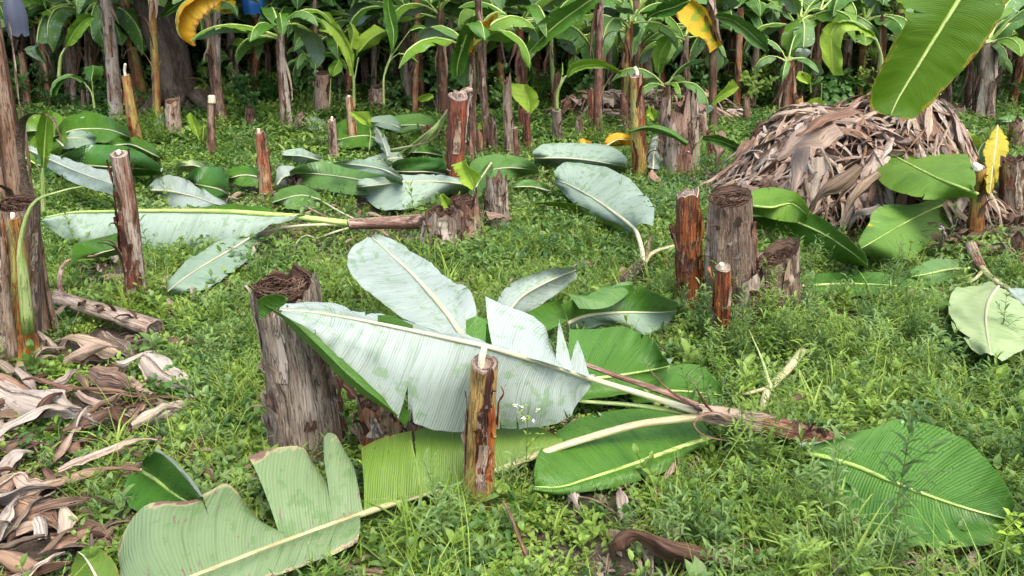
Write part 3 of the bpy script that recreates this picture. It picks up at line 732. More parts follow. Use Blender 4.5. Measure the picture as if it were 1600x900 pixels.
def grass_tuft(mb, r, nb, h, wd, mi, spread=.03, droop=1.4, x=0, y=0):
    for q in range(nb):
        a = r.uniform(0, 6.28); e = r.uniform(.7, 1.5); l = h*r.uniform(.5, 1.2)
        blade(mb, (x+r.uniform(-spread, spread), y+r.uniform(-spread, spread), -.005), (math.cos(a)*math.cos(e), math.sin(a)*math.cos(e), math.sin(e)), l, wd*r.uniform(.7, 1.2), droop*r.uniform(.3, 1.3), mi, .4, (.8, 1, .8, .5, 0))
def fern(mb, r, nf, L, mi, smi):
    for q in range(nf):
        a = r.uniform(0, 6.28); e = r.uniform(.6, 1.2); h = np.array([math.cos(a), math.sin(a), 0]); p = np.zeros(3); st = L/11; pts = [p]
        for k in range(11):
            p = p+st*(h*math.cos(e)+np.array([0, 0, math.sin(e)])); e -= .12; pts.append(p)
            if k > 1:
                s = k/11; l = L*.26*math.sin(min(1, .25+s)*math.pi)**.7*(1-s*.4)
                for sg in (-1, 1):
                    sd_ = np.array([-h[1], h[0], 0])*sg
                    blade(mb, p, unit(sd_+h*.45+np.array([0, 0, -.1])), l, l*.30, .5, mi, .1, (.6, 1, .5, 0))
        v, f, u = tube(pts[::2], .0015, 3, cap=False); mb.add(v, f, mi=smi)
def mat_patch(mb, r, nl, rad, L, mi, smi, zr=(.005, .04), wr=.55):
    for q in range(nl):
        a = r.uniform(0, 6.28); rr = rad*math.sqrt(r.random()); z = r.uniform(*zr)
        p = (rr*math.cos(a), rr*math.sin(a), z); b = r.uniform(0, 6.28); e = r.uniform(-.1, .9)
        blade(mb, p, (math.cos(b)*math.cos(e), math.sin(b)*math.cos(e), math.sin(e)), L*r.uniform(.6, 1.3), L*wr*r.uniform(.7, 1.2), r.uniform(.2, 1.2), mi, .3, (.4, 1, .8, 0))
PROTO = bpy.data.collections.new('ground_cover_prototypes')
PH = []
def proto(name, fn, mats, seed):
    mb = MB(); fn(mb, random.Random(seed)); v, f, k = mb.data()
    me = mesh_from(name, v, quads_to_lists(f), mats=mats, mi=k['mi'], smooth=False)
    o = bpy.data.objects.new('p%02d_' % len(PH)+name, me); PROTO.objects.link(o); PH.append(v[:, 2].max()); return len(PH)-1
K = {}
for i in range(4):
    K.setdefault('lance', []).append(proto('lance_weed', lambda mb, r: [sprig(mb, (r.uniform(-.03, .03), r.uniform(-.03, .03), 0), r.uniform(.10, .20), r, 5, .062, .014, 0, 1, .5, .8, br=2) for _ in range(3)], [WM[1 if i % 2 else 0], WM[4]], 10+i))
    K.setdefault('broad', []).append(proto('broad_weed', lambda mb, r: [sprig(mb, (r.uniform(-.05, .05), r.uniform(-.05, .05), 0), r.uniform(.04, .10), r, 3, .045, .024, 0, 1, .9, .6) for _ in range(4)], [WM[0 if i % 2 else 1], WM[4]], 20+i))
    K.setdefault('grass', []).append(proto('grass_tuft', lambda mb, r: grass_tuft(mb, r, 26, .15, .0045, 0, .05), [WM[2]], 30+i))
    K.setdefault('wide', []).append(proto('wide_grass', lambda mb, r: grass_tuft(mb, r, 9, .13, .013, 0, .03, 1.7), [WM[2 if i % 2 else 0]], 40+i))
    K.setdefault('mat', []).append(proto('creeping_weed', lambda mb, r: mat_patch(mb, r, 75, .10, .022, 0, 0), [WM[0 if i % 2 else 2]], 50+i))
    K.setdefault('tall', []).append(proto('tall_weed', lambda mb, r: [sprig(mb, (r.uniform(-.04, .04), r.uniform(-.04, .04), 0), r.uniform(.2, .34), r, 8, .06, .013, 0, 1, .35, .9, br=3) for _ in range(2)], [WM[1 if i % 2 else 0], WM[4]], 60+i))
for i in range(3):
    K.setdefault('bigbroad', []).append(proto('broad_leaved_weed', lambda mb, r: [sprig(mb, (r.uniform(-.03, .03), r.uniform(-.03, .03), 0), r.uniform(.06, .13), r, 3, .075, .034, 0, 1, .6, .7, grow=.3) for _ in range(2)], [WM[(0, 1, 6)[i] if i < 2 else 0], WM[4]], 130+i))
    K.setdefault('blades', []).append(proto('long_blade_grass', lambda mb, r: grass_tuft(mb, r, 8, .26, .011, 0, .03, 2.0), [WM[2 if i else 0]], 140+i))
    K.setdefault('wispy', []).append(proto('wispy_grass', lambda mb, r: grass_tuft(mb, r, 16, .3, .0028, 0, .05, 1.6), [WM[2]], 150+i))
for i in range(2):
    K.setdefault('fern', []).append(proto('fern', lambda mb, r: fern(mb, r, 5, .17, 0, 1), [WM[2 if i else 6], WM[4]], 70+i))
    K.setdefault('dead', []).append(proto('dead_bits', lambda mb, r: mat_patch(mb, r, 12, .12, .06, 0, 0, (.0, .015), .35), [WM[5]], 80+i))
    K.setdefault('darkmat', []).append(proto('dark_creeper', lambda mb, r: mat_patch(mb, r, 60, .13, .035, 0, 0, (.0, .07), .6), [WM[3]], 90+i))
for i in range(3):
    K.setdefault('shrub', []).append(proto('shrub_clump', lambda mb, r: [sprig(mb, (r.uniform(-.3, .3), r.uniform(-.3, .3), r.uniform(-.05, .25)), r.uniform(.3, .6), r, 6, .17, .09, 0, 1, .8, .9) for _ in range(7)], [WM[3 if i else 0], WM[4]], 100+i))
    K.setdefault('bigleaf', []).append(proto('broad_clump', lambda mb, r: mat_patch(mb, r, 42, .30, .15, 0, 0, (.05, .45), .8), [WM[3]], 110+i))
    K.setdefault('farweed', []).append(proto('far_weed', lambda mb, r: mat_patch(mb, r, 70, .17, .045, 0, 0, (.0, .09), .4), [WM[(3, 0, 1)[i]]], 120+i))

def scatter(name, label, pts, idx, scl, rot):
    me = bpy.data.meshes.new(name); n = len(pts); me.vertices.add(n)
    me.vertices.foreach_set('co', np.asarray(pts, np.float32).ravel())
    a = me.attributes.new('idx', 'INT', 'POINT'); a.data.foreach_set('value', np.asarray(idx, np.int32))
    a = me.attributes.new('scl', 'FLOAT', 'POINT'); a.data.foreach_set('value', np.asarray(scl, np.float32))
    a = me.attributes.new('rot', 'FLOAT_VECTOR', 'POINT'); a.data.foreach_set('vector', np.asarray(rot, np.float32).ravel())
    o = bpy.data.objects.new(name, me); COL.objects.link(o); o['kind'] = 'stuff'; o['label'] = label; o['category'] = 'ground cover'
    g = bpy.data.node_groups.new(name+'_nodes', 'GeometryNodeTree')
    g.interface.new_socket('Geometry', in_out='INPUT', socket_type='NodeSocketGeometry'); g.interface.new_socket('Geometry', in_out='OUTPUT', socket_type='NodeSocketGeometry')
    N = g.nodes.new; gi = N('NodeGroupInput'); go = N('NodeGroupOutput'); ip = N('GeometryNodeInstanceOnPoints'); ci = N('GeometryNodeCollectionInfo')
    ci.inputs['Collection'].default_value = PROTO; ci.inputs['Separate Children'].default_value = True; ci.inputs['Reset Children'].default_value = True
    ip.inputs['Pick Instance'].default_value = True
    for nm, ty, sk in (('idx', 'INT', 'Instance Index'), ('scl', 'FLOAT', 'Scale'), ('rot', 'FLOAT_VECTOR', 'Rotation')):
        q = N('GeometryNodeInputNamedAttribute'); q.data_type = ty; q.inputs['Name'].default_value = nm; g.links.new(q.outputs['Attribute'], ip.inputs[sk])
    g.links.new(gi.outputs[0], ip.inputs['Points']); g.links.new(ci.outputs[0], ip.inputs['Instance']); g.links.new(ip.outputs[0], go.inputs[0])
    md = o.modifiers.new('scatter', 'NODES'); md.node_group = g
    return o

BARE = []   # (x, y, radius) of bare ground
def grow(name, label, kinds, dens, yr, hmax, sc=(.7, 1.2), margin=1.06, seed=0, clump=None, region=None, tilt=.25, lowfade=None):
    """scatter kinds {name: share}; density per square metre between two distances"""
    r = np.random.default_rng(seed); y0, y1 = yr
    hw = lambda y: (np.maximum(y, 1.0)*_cp+CAMZ*_sp+.1)*800/FPX*margin+1.3
    wmax = hw(y1); N_ = int(dens*(y1-y0)*2*wmax)
    X = r.uniform(-wmax, wmax, N_); Y = r.uniform(y0, y1, N_)
    keep = np.abs(X) < hw(Y)
    if clump is not None: keep &= (fnoise(X*clump[0]+seed, Y*clump[0]+3*seed, 2)*.5+.5) > r.uniform(clump[1]-.12, clump[1]+.12, N_)
    if region is not None: keep &= region(X, Y, r)
    keep &= (fnoise(X*.75+50, Y*.75+20, 3) < np.where(Y < 3.3, .40, .22)) | (r.random(N_) < .22)
    for bx, by, br in BARE: keep &= ((X-bx)**2+(Y-by)**2 > br*br*r.uniform(.3, 1.6, N_)) | (r.random(N_) < .06)
    X, Y = X[keep], Y[keep]; n = len(X)
    names = list(kinds); p = np.array([kinds[k] for k in names]); p = p/p.sum()
    kk = r.choice(len(names), n, p=p); idx = np.array([K[names[k]][r.integers(len(K[names[k]]))] for k in kk])
    s = r.uniform(sc[0], sc[1], n); h = np.array(PH)[idx]*s
    ci = np.floor((X+20)/CELL).astype(int); cj = np.floor(Y/CELL).astype(int)
    allow = np.full(n, 9.0)
    for di in (-1, 0, 1):
        for dj in (-1, 0, 1): allow = np.minimum(allow, COVG[np.clip(ci+di, 0, COVG.shape[0]-1), np.clip(cj+dj, 0, COVG.shape[1]-1)])
    f = np.minimum(1, (allow-.008)/np.maximum(h, .01)); ok = f > .22
    s = s*np.clip(f, .22, 1); X, Y, idx, s = X[ok], Y[ok], idx[ok], s[ok]; n = len(X)
    pts = np.stack([X, Y, gz(X, Y)-.004], -1); rot = np.stack([r.uniform(-tilt, tilt, n), r.uniform(-tilt, tilt, n), r.uniform(0, 6.28, n)], -1)
    print(name, n)
    return scatter(name, label, pts, idx, s, rot)
CELL = .025
def cover_grid():
    g = np.full((int(40/CELL), int(20/CELL)), 9.0)
    for V in COVER:
        V = V[(V[:, 2] < .5) & (V[:, 1] > 0) & (V[:, 1] < 19) & (np.abs(V[:, 0]) < 19)]
        if len(V): np.minimum.at(g, (np.floor((V[:, 0]+20)/CELL).astype(int), np.floor(V[:, 1]/CELL).astype(int)), np.maximum(V[:, 2], 0.0))
    return g
# ------------------------------------------------------------------ foreground: stumps
T, o, *_ = stump('tall thick fibrous stump with a rotting layered top behind the torn pale leaf', (486, 700), (447, 444), 112, 88, M_GREY, 3,
      sides=40, rings=44, nsh=6, flare=.12, top='hollow', topdepth=.09, fibres=240, jag=.05, ridge=.11, step=.06, peels=6, lay=6, slant=(.0, -.035), group='cut stumps')
stump('slender orange-brown stump with a pale core in front of the torn pale leaf', (747, 800), (757, 568), 48, 42, M_ORANGE, 5,
      sides=28, rings=34, nsh=4, flare=.05, top='cut', core=(.07, .011), ridge=.03, step=.05, peels=2, peelmat=M_DL[2], bend=.006, group='cut stumps')
stump('low dark red stump half hidden under the drooping edge of the pale leaf', (598, 705), (588, 618), 66, 56, M_RED, 6, top='hollow', jag=.05, peels=3, group='cut stumps')
stump('dark jagged stump base low behind the slender orange stump', (668, 700), (660, 650), 60, 50, M_DARK, 61, top='hollow', jag=.06, peels=3, group='cut stumps')
# right hand cluster
stump('tall grey-brown stump with a round frayed hollow top beside the split stump', (1143, 492), (1141, 306), 86, 62, M_DRY, 8,
      sides=34, rings=36, nsh=7, flare=.2, top='hollow', topdepth=.07, slant=(0, -.035), fibres=120, ridge=.07, step=.06, peels=7, group='cut stumps')
stump('split stump with red sides and a yellow-green stripe, left of the hollow grey-brown stump', (1077, 488), (1074, 303), 42, 34, M_OCHRE, 9,
      sides=26, rings=30, nsh=4, flare=.3, top='cut', slant=(-.01, -.012), jag=.05, step=.09, ridge=.06, peels=5, peelmat=M_DL[2], group='cut stumps')
stump('short smooth reddish stump with a pale cut head, in front of the hollow grey-brown stump', (1128, 548), (1130, 418), 30, 23, M_ORANGE, 10,
      sides=24, rings=24, nsh=3, flare=.12, top='cut', core=(.03, .014), ridge=.03, coremat=M_CORE, group='cut stumps')
stump('pale stump cut on a slant, right of the hollow grey-brown stump', (1214, 494), (1215, 396), 72, 64, M_DRY, 12,
      sides=34, rings=26, nsh=6, top='hollow', slant=(-.05, -.035), topdepth=.08, jag=.05, fibres=60, peels=3, step=.07, group='cut stumps')
stump('ragged low sheath stub between the slanted stump and the smooth reddish stump', (1172, 502), (1168, 425), 60, 48, M_DRY, 13, top='hollow', jag=.09, peels=8, step=.1, group='cut stumps')
# stumps in the middle
stump('squat fibrous stump with a ragged slanted top, beside the fallen white-backed leaf', (690, 392), (694, 328), 66, 56, M_GREY, 14, sides=30, rings=22, nsh=7, top='hollow', jag=.08, slant=(-.02, -.02), fibres=50, peels=3, group='cut stumps')
stump('dark hollow stump right behind the squat fibrous stump', (733, 388), (724, 312), 52, 44, M_DARK, 15, sides=26, top='hollow', jag=.08, fibres=50, peels=6, group='cut stumps')
stump('pointed weathered stump with torn side strips, right of the dark hollow stump', (776, 362), (776, 282), 42, 32, M_GREY, 16, top='hollow', jag=.12, peels=6, slant=(.02, -.02), group='cut stumps')
stump('red-brown stump with a bent pale top and petioles hanging from its head', (708, 312), (715, 150), 27, 30, M_RED, 17, sides=26, rings=34, nsh=3, top='cut', flare=.05, core=(.05, .03), coremat=M_CUT, group='cut stumps', peels=1)
stump('leaning red-brown post with a pale core showing, in front of the long white leaf', (213, 472), (187, 240), 33, 24, M_MIX, 18, sides=28, rings=36, nsh=4, top='cut', core=(.04, .012), bend=-.01, peels=5, peelmat=M_DL[2], group='cut stumps')
stump('short tapering red-brown post with a white tip, near the small white leaf', (418, 297), (405, 206), 21, 14, M_RED, 19, top='cut', core=(.04, .014), group='cut stumps', peels=1)
stump('slim tan post with a white cut core, behind the green leaf', (522, 258), (519, 188), 14, 12, M_ROSE, 20, top='cut', core=(.04, .014), group='cut stumps')
stump('slim bright red post with a pale tip, by the yellow-green sprout leaf', (554, 240), (545, 152), 15, 11, M_RED, 21, top='cut', core=(.05, .016), group='cut stumps')
stump('tall red and green post with a white head left of the jagged tan stump', (1002, 282), (993, 118), 27, 17, M_OCHRE, 22, sides=26, rings=30, nsh=4, top='cut', core=(.07, .024), step=.08, peels=4, peelmat=M_DL[2], group='cut stumps')
stump('broad jagged tan stump with torn sheaths right of the red and green post', (1062, 278), (1056, 172), 44, 40, M_ROSE, 23, sides=30, top='hollow', jag=.32, slant=(-.12, .0), step=.1, peels=7, nsh=6, group='cut stumps')
stump('narrow torn upright sheath stub right of the broad jagged stump', (1085, 270), (1084, 150), 18, 13, M_DRY, 24, top='hollow', jag=.15, peels=3, group='cut stumps')
stump('yellow-green and red post with a white head beside the big glossy leaf', (1525, 385), (1530, 262), 26, 20, M_OCHRE, 25, top='cut', core=(.035, .028), coremat=M_CORE, peels=5, step=.08, group='cut stumps')
stump('hollow tan stump at the right edge above the dark debris', (1584, 345), (1583, 250), 40, 34, M_DRY, 26, top='hollow', jag=.05, fibres=60, peels=4, group='cut stumps')
stump('small rotten stump with a black fibrous head among the fallen leaves on the left', (466, 300), (465, 276), 22, 20, M_DARK, 27, top='hollow', jag=.05, fibres=40, group='cut stumps')
stump('grey dry stump base at the left edge of the heap', (1190, 225), (1192, 196), 26, 18, M_DARK, 28, top='hollow', jag=.08, group='cut stumps')
# far left trunk, dark hollow stump and sprouting sheath
stump('big dry leaning banana trunk at the left edge, running out of the top', (62, 525), (-44, -160), 48, 24, M_DARK, 30, name='banana_plant', cat='banana plant', sides=40, rings=60, nsh=6, top='none', flare=.15, peels=4, peelmat=M_DRY, nstr=12, step=.08, ridge=.07, bend=.03)
stump('stout brown stump with a black rotten head in front of the leaning trunk', (26, 555), (24, 318), 66, 54, M_DRY, 31, sides=36, rings=34, nsh=6, top='hollow', fibres=140, topdepth=.06, peels=4, step=.08, group='cut stumps', Yb=3.35)
T, o, p0, p1, sc = stump('fresh green and red sheathed sprout growing against the left stump', (36, 560), (20, 340), 40, 16, M_OCHRE, 32, name='banana_sucker', cat='banana sucker', Yb=3.2, top='cut', nsh=3, flare=.3, step=.12, core=(.05, .012), peels=0)
stalk(T, 'sheath', [(44, 520, 3.15), (36, 430, 3.12), (32, 380, 3.12), (50, 320, 3.15), (90, 300, 3.2), (135, 290, 3.3)], .03, .003, M_GREENST, parent=o, flat=.5)
stalk(T, 'sheath', [(22, 560, 3.15), (12, 480, 3.12), (6, 400, 3.12), (2, 370, 3.12)], .035, .006, M_ROSE, parent=o, flat=.5)

# ------------------------------------------------------------------ the big fallen banana top in the foreground
c = Q(1200, 665, .05)
T = Thing('fallen_banana_plant', 'felled banana top with big torn pale-backed leaves, lying across the foreground stumps', 'banana plant', (c[0], c[1], 0))
P0, P1 = D(1325, 692, 2.42), D(1180, 660, 2.45)
ps, *_ = stem(T, P0, P1, .026, .038, M_MIX, 41, sides=24, rings=26, nsh=4, step=.07, flare=.1, top='none', ridge=.05, name='pseudostem')
ps2, *_ = stem(T, P1-(P1-P0)*.04, D(1088, 644, 2.46), .038, .030, M_ROSE, 42, sides=24, rings=18, nsh=3, step=.09, flare=.05, top='none', ridge=.08, name='crown_base')
cover(np.linspace(P0, P1, 20)-np.array([0, 0, .03]))
# leaf A, pale side up, hanging over the slender stump
midA = [(930, 594, 2.42), (860, 570, 2.36), (800, 553, 2.30), (757, 541, 2.26), (680, 525, 2.27), (600, 508, 2.29), (500, 490, 2.32), (437, 485, 2.35)]
upA = [(926, 590, 2.43), (866, 568, 2.38), (800, 547, 2.33), (750, 534, 2.30), (690, 517, 2.34), (610, 497, 2.40), (500, 478, 2.42), (437, 479, 2.38)]
loA = [(920, 598, 2.42), (912, 625, 2.40), (880, 655, 2.37), (830, 668, 2.33), (775, 672, 2.29), (728, 676, 2.24), (690, 671, 2.21), (650, 662, 2.19), (600, 634, 2.18), (545, 588, 2.2), (490, 535, 2.24), (436, 492, 2.30)]
lmA = [(925, 596, 2.42), (895, 605, 2.39), (840, 615, 2.33), (780, 610, 2.28), (730, 605, 2.22), (680, 600, 2.19), (620, 575, 2.20), (550, 535, 2.23), (500, 512, 2.28), (440, 488, 2.33)]
A_, B_, C_, E_ = poly(upA, n=11), poly(midA, n=11), poly(lmA, n=11), poly(loA, n=11)
rowsA = [[A_[i], B_[i], C_[i], E_[i]] for i in range(11)]
la, VA_ = leaf(T, rowsA, ('white', 'green'), mid=1, n=130, m=16, rib=(.0085, .003), petiole=[(1088, 643, 2.45), (1010, 618, 2.44), (960, 603, 2.43)],
     wave=.022, wf=7, seed=3, tears=[(1, .585, .35, .03), (1, .12, .2, .02)], cov=True, ragged=.006)
# rolled green edge of leaf A
roll = [(406, 478, 2.30), (440, 500, 2.26), (490, 548, 2.2), (545, 600, 2.16), (590, 632, 2.14), (618, 648, 2.15)]
rin = [(430, 484, 2.29), (470, 506, 2.22), (520, 548, 2.16), (560, 584, 2.13), (595, 618, 2.13), (622, 650, 2.15)]
rmid = [(415, 476, 2.28), (455, 500, 2.20), (503, 545, 2.145), (552, 593, 2.115), (593, 625, 2.11), (620, 649, 2.14)]
a, b, c_ = poly(roll, n=9), poly(rmid, n=9), poly(rin, n=9)
leaf(T, [[a[i], b[i], c_[i]] for i in range(9)], ('green', 'green'), mid=1, n=60, m=7, rib=None, wave=.006, seed=5, parent=la, name='rolled_edge', cov=False)
leaf(T, lines([(402, 470), (418, 462), (440, 462), (446, 470)], [(406, 500), (425, 487), (440, 480), (448, 474)], za=2.26, zb=2.29), ('green', 'green'), mid=0, n=24, m=7, rib=None, wave=.006, bulge=.012, seed=6, parent=la, name='curled_tip', cov=False)
leaf(T, lines([(618, 640), (622, 655), (632, 665)], [(632, 636), (640, 648), (634, 668)], za=2.19, zb=2.17), ('green', 'green'), mid=0, n=14, m=4, rib=None, wave=.003, seed=7, parent=la, name='curled_tip', cov=False)
# torn upper flaps of leaf A
leaf(T, lines([(770, 545), (800, 553), (830, 561), (860, 570), (880, 576)], [(757, 462), (790, 476), (832, 494), (856, 522), (866, 556)], za=2.31, zb=2.5), ('white', 'green'), mid=0, n=40, m=14, rib=None, wave=.02, seed=8, parent=la, name='torn_flap', cov=False)
leaf(T, lines([(868, 571), (882, 576), (895, 580)], [(872, 500), (875, 499), (878, 508)], za=2.36, zb=2.46), ('white', 'green'), mid=0, n=14, m=10, rib=None, wave=.006, seed=9, parent=la, name='torn_flap', cov=False)
leaf(T, lines([(888, 578), (903, 583), (922, 590)], [(901, 534), (903, 531), (906, 542)], za=2.38, zb=2.44), ('white', 'green'), mid=0, n=14, m=10, rib=None, wave=.006, seed=10, parent=la, name='torn_flap', cov=False)
leaf(T, lines([(728, 535), (740, 538), (758, 542)], [(728, 500), (745, 494), (760, 500)], za=2.32, zb=2.42), ('green', 'white'), mid=0, n=14, m=8, rib=None, wave=.006, seed=12, parent=la, name='torn_flap', cov=False)
leaf(T, lines([(590, 508), (615, 512), (645, 516)], [(590, 493), (612, 494), (645, 508)], za=2.30, zb=2.30), ('green', 'green'), mid=0, n=14, m=5, rib=None, wave=.004, seed=13, parent=la, name='torn_flap', cov=False)
# leaf E, white side up, pointing away behind leaf A
leaf(T, lines([(700, 538, 2.65), (655, 515, 2.8), (600, 476, 2.98), (556, 440, 3.2), (543, 412, 3.4), (550, 386, 3.58), (575, 371, 3.7)],
              [(722, 526, 2.75), (705, 500, 2.86), (675, 463, 3.02), (640, 425, 3.27), (608, 396, 3.5), (590, 378, 3.66), (581, 371, 3.7)],
              [(745, 520, 2.8), (745, 492, 2.86), (735, 460, 3.02), (690, 428, 3.25), (645, 394, 3.5), (612, 376, 3.66), (585, 369, 3.7)], n=9), ('white', 'green'), mid=1, n=80, m=12, rib=(.009, .003),
     petiole=[(900, 590, 2.6), (820, 565, 2.6), (760, 545, 2.66)], wave=.018, seed=14, cov=False, tears=[(-1, .5, .3, .012)])
stalk(T, 'petiole', [(1090, 634, 2.47), (1030, 610, 2.5), (960, 586, 2.55), (900, 564, 2.6)], .017, .010, M_ROSE, flat=.7)
stalk(T, 'petiole', [(1090, 652, 2.47), (1040, 640, 2.46), (980, 632, 2.46), (905, 627, 2.48)], .013, .008, M_GREENST, flat=.7)
# leaf B, grey-green with brown torn margin, lying to the front left
pB = [(1095, 652, 2.44), (1050, 656, 2.42), (985, 666, 2.40), (900, 690, 2.36), (850, 707, 2.32), (770, 737, 2.25), (650, 775, 2.10), (560, 805, 1.96), (430, 852, 1.80), (310, 898, 1.66), (200, 945, 1.54)]
lbm = stalk(T, 'midrib', pB, .0175, .0075, M_PETIOLE, n=60, flat=.85)
cover(poly(pB, n=60))
def bstrip(base, top, seed, mats=('sage', 'mid'), z=.0, tears=(), n=40, **k):
    leaf(T, lines(base, top, n=7), mats, mid=0, n=n, m=14, rib=None, wave=.014, wf=6, bulge=.018, seed=seed, parent=lbm, name='leaf_strip', tears=tears, ragged=.012, **k)
bstrip([(200, 945, 1.54), (260, 920, 1.60), (330, 890, 1.68), (390, 866, 1.75), (447, 845, 1.82)], [(190, 905, 1.70), (184, 850, 1.82), (215, 798, 1.90), (262, 779, 1.93), (300, 782, 1.95), (322, 757, 1.98), (352, 753, 2.02), (385, 785, 1.97), (436, 838, 1.86)], 20, tears=[(1, .55, .45, .01)])
bstrip([(440, 847, 1.82), (480, 833, 1.87), (520, 818, 1.92), (560, 804, 1.96)], [(391, 712, 2.10), (425, 700, 2.14), (455, 696, 2.16), (474, 698, 2.17), (520, 762, 2.08)], 21)
bstrip([(520, 818, 1.92), (545, 808, 1.95), (568, 802, 1.97)], [(506, 688, 2.20), (512, 676, 2.22), (528, 682, 2.22), (536, 700, 2.21)], 22, n=20)
bstrip([(568, 802, 1.97), (620, 785, 2.05), (680, 766, 2.13), (735, 748, 2.2), (765, 739, 2.24)], [(565, 698, 2.2), (600, 683, 2.24), (645, 673, 2.28), (700, 668, 2.33), (745, 664, 2.38)], 23, mats=('olive', 'mid'), tears=[(1, .42, .75, .015), (1, .75, .3, .01)])
bstrip([(765, 739, 2.24), (800, 726, 2.28), (845, 709, 2.32), (880, 697, 2.35)], [(762, 664, 2.38), (800, 664, 2.42), (850, 672, 2.44), (880, 690, 2.4)], 24, mats=('olive', 'mid'))
bstrip([(563, 806, 1.95), (500, 828, 1.88), (430, 853, 1.80), (340, 888, 1.69), (220, 935, 1.56)], [(562, 846, 1.84), (500, 870, 1.76), (430, 898, 1.68), (340, 945, 1.58), (220, 985, 1.48)], 25, mats=('sage', 'mid'))
bstrip([(765, 742, 2.24), (720, 756, 2.18), (690, 766, 2.14)], [(758, 775, 2.19), (722, 790, 2.12), (692, 772, 2.12)], 26, mats=('olive', 'mid'), n=14)
# dry spikes on the crown
stalk(T, 'dry_petiole', [(1095, 640, 2.44), (1060, 620, 2.42), (1035, 600, 2.42), (1010, 571, 2.43)], .014, .003, M_DARK, flat=.4)
stalk(T, 'dry_petiole', [(1130, 655, 2.42), (1105, 635, 2.40), (1090, 610, 2.38), (1073, 583, 2.38)], .016, .003, M_DARK, flat=.35)
stalk(T, 'dry_petiole', [(1150, 655, 2.40), (1110, 645, 2.39), (1085, 660, 2.38), (1100, 680, 2.37), (1150, 692, 2.34)], .010, .003, M_DARK, flat=.35)
for q in range(7):
    peel(T, P0+(P1-P0)*R(.05, .95)+np.array([0, -.02, .03]), (R(-1, 1), -.4, 0), R(.04, .10), .04, M_DL[2], 300+q, parent=ps)
# green leaves lying flat round the crown, top side up
leaf(T, lines([(1095, 655), (1050, 640), (980, 638), (910, 652), (858, 688), (834, 722), (830, 745)], [(1112, 684), (1070, 697), (1000, 722), (930, 745), (875, 761), (845, 768), (832, 760)], [(1120, 696), (1085, 704), (1035, 738), (960, 760), (895, 771), (858, 772), (838, 768)], .10, .06, .04),
     ('green', 'pale'), n=80, m=12, rib=(.008, .002), ribmat=M_RIBG, wave=.012, bulge=.012, seed=30)
leaf(T, lines([(890, 518), (930, 511), (975, 511), (1015, 528), (1038, 552), (1046, 568)], [(885, 598), (930, 592), (975, 586), (1012, 579), (1035, 574), (1047, 571)], [(900, 626), (935, 622), (975, 617), (1010, 608), (1034, 592), (1047, 574)], .22, .14, .10),
     ('green', 'pale'), n=60, m=12, rib=(.007, .002), ribmat=M_RIBG, wave=.015, bulge=.02, seed=31)
leaf(T, lines([(985, 590), (1030, 576), (1070, 570), (1100, 578), (1122, 598), (1128, 614)], [(985, 610), (1040, 611), (1085, 613), (1110, 616), (1128, 617)], [(990, 628), (1040, 632), (1090, 634), (1128, 621)], .10, .07, .06),
     ('green', 'pale'), n=50, m=10, rib=(.006, .002), ribmat=M_RIBG, wave=.012, bulge=.01, seed=32)
leaf(T, lines([(1250, 697), (1310, 684), (1375, 664), (1430, 656), (1490, 678), (1545, 720), (1578, 768), (1581, 806)], [(1255, 706), (1330, 727), (1400, 756), (1480, 785), (1540, 803), (1582, 812)], [(1258, 716), (1272, 760), (1310, 805), (1380, 838), (1450, 856), (1520, 858), (1568, 842), (1580, 818)], .14, .09, .05),
     ('green', 'pale'), n=90, m=14, rib=(.008, .002), ribmat=M_RIBG, wave=.02, bulge=.015, seed=33, tears=[(1, .55, .25, .015)])
# folded dark leaf behind: green half and grey half
o1, _ = leaf(T, lines([(886, 504), (915, 493), (950, 489), (990, 488), (1030, 488), (1056, 486)], [(880, 478), (905, 462), (945, 450), (990, 446), (1030, 458), (1056, 480)], za=.14, zb=.26), ('green', 'pale'), mid=0, n=50, m=10, rib=(.009, .002), wave=.02, seed=34, tears=[(1, .6, .3, .02)])
leaf(T, lines([(886, 504), (915, 493), (950, 489), (990, 488), (1030, 488), (1056, 486)], [(884, 518), (920, 513), (950, 508), (985, 516), (1020, 522), (1056, 492)], za=.14, zb=.07), ('greypale', 'green'), mid=0, n=50, m=10, rib=None, wave=.012, seed=35, name='folded_half', parent=o1)
leaf(T, lines([(905, 482), (945, 482), (975, 465), (990, 446)], [(880, 455), (910, 462), (945, 448), (985, 440)], za=.23, zb=.27), ('mid', 'pale'), mid=0, n=30, m=6, rib=None, wave=.012, bulge=.015, seed=36, name='folded_half', parent=o1)
leaf(T, lines([(800, 500), (840, 480), (868, 470), (884, 462)], [(845, 520), (870, 510), (885, 500), (886, 485)], za=.25, zb=.16), ('green', 'green'), mid=0, n=30, m=6, rib=None, wave=.012, bulge=.015, seed=38, name='folded_half', parent=o1)
leaf(T, lines([(775, 480), (790, 450), (822, 432), (862, 420), (896, 417)], [(792, 490), (812, 466), (842, 447), (878, 430), (900, 422)], [(812, 500), (838, 482), (864, 462), (889, 444), (902, 430)], .30, .24, .16),
     ('white', 'green'), n=44, m=8, rib=(.006, .002), wave=.012, bulge=.01, seed=37, cov=False)
leaf(T, lines([(740, 540), (742, 515), (735, 500)], [(800, 552), (790, 520), (760, 505)], za=2.6, zb=2.62), ('deep', 'green'), mid=0, n=20, m=6, rib=None, wave=.012, bulge=.015, seed=39, name='folded_half', parent=o1, cov=False)

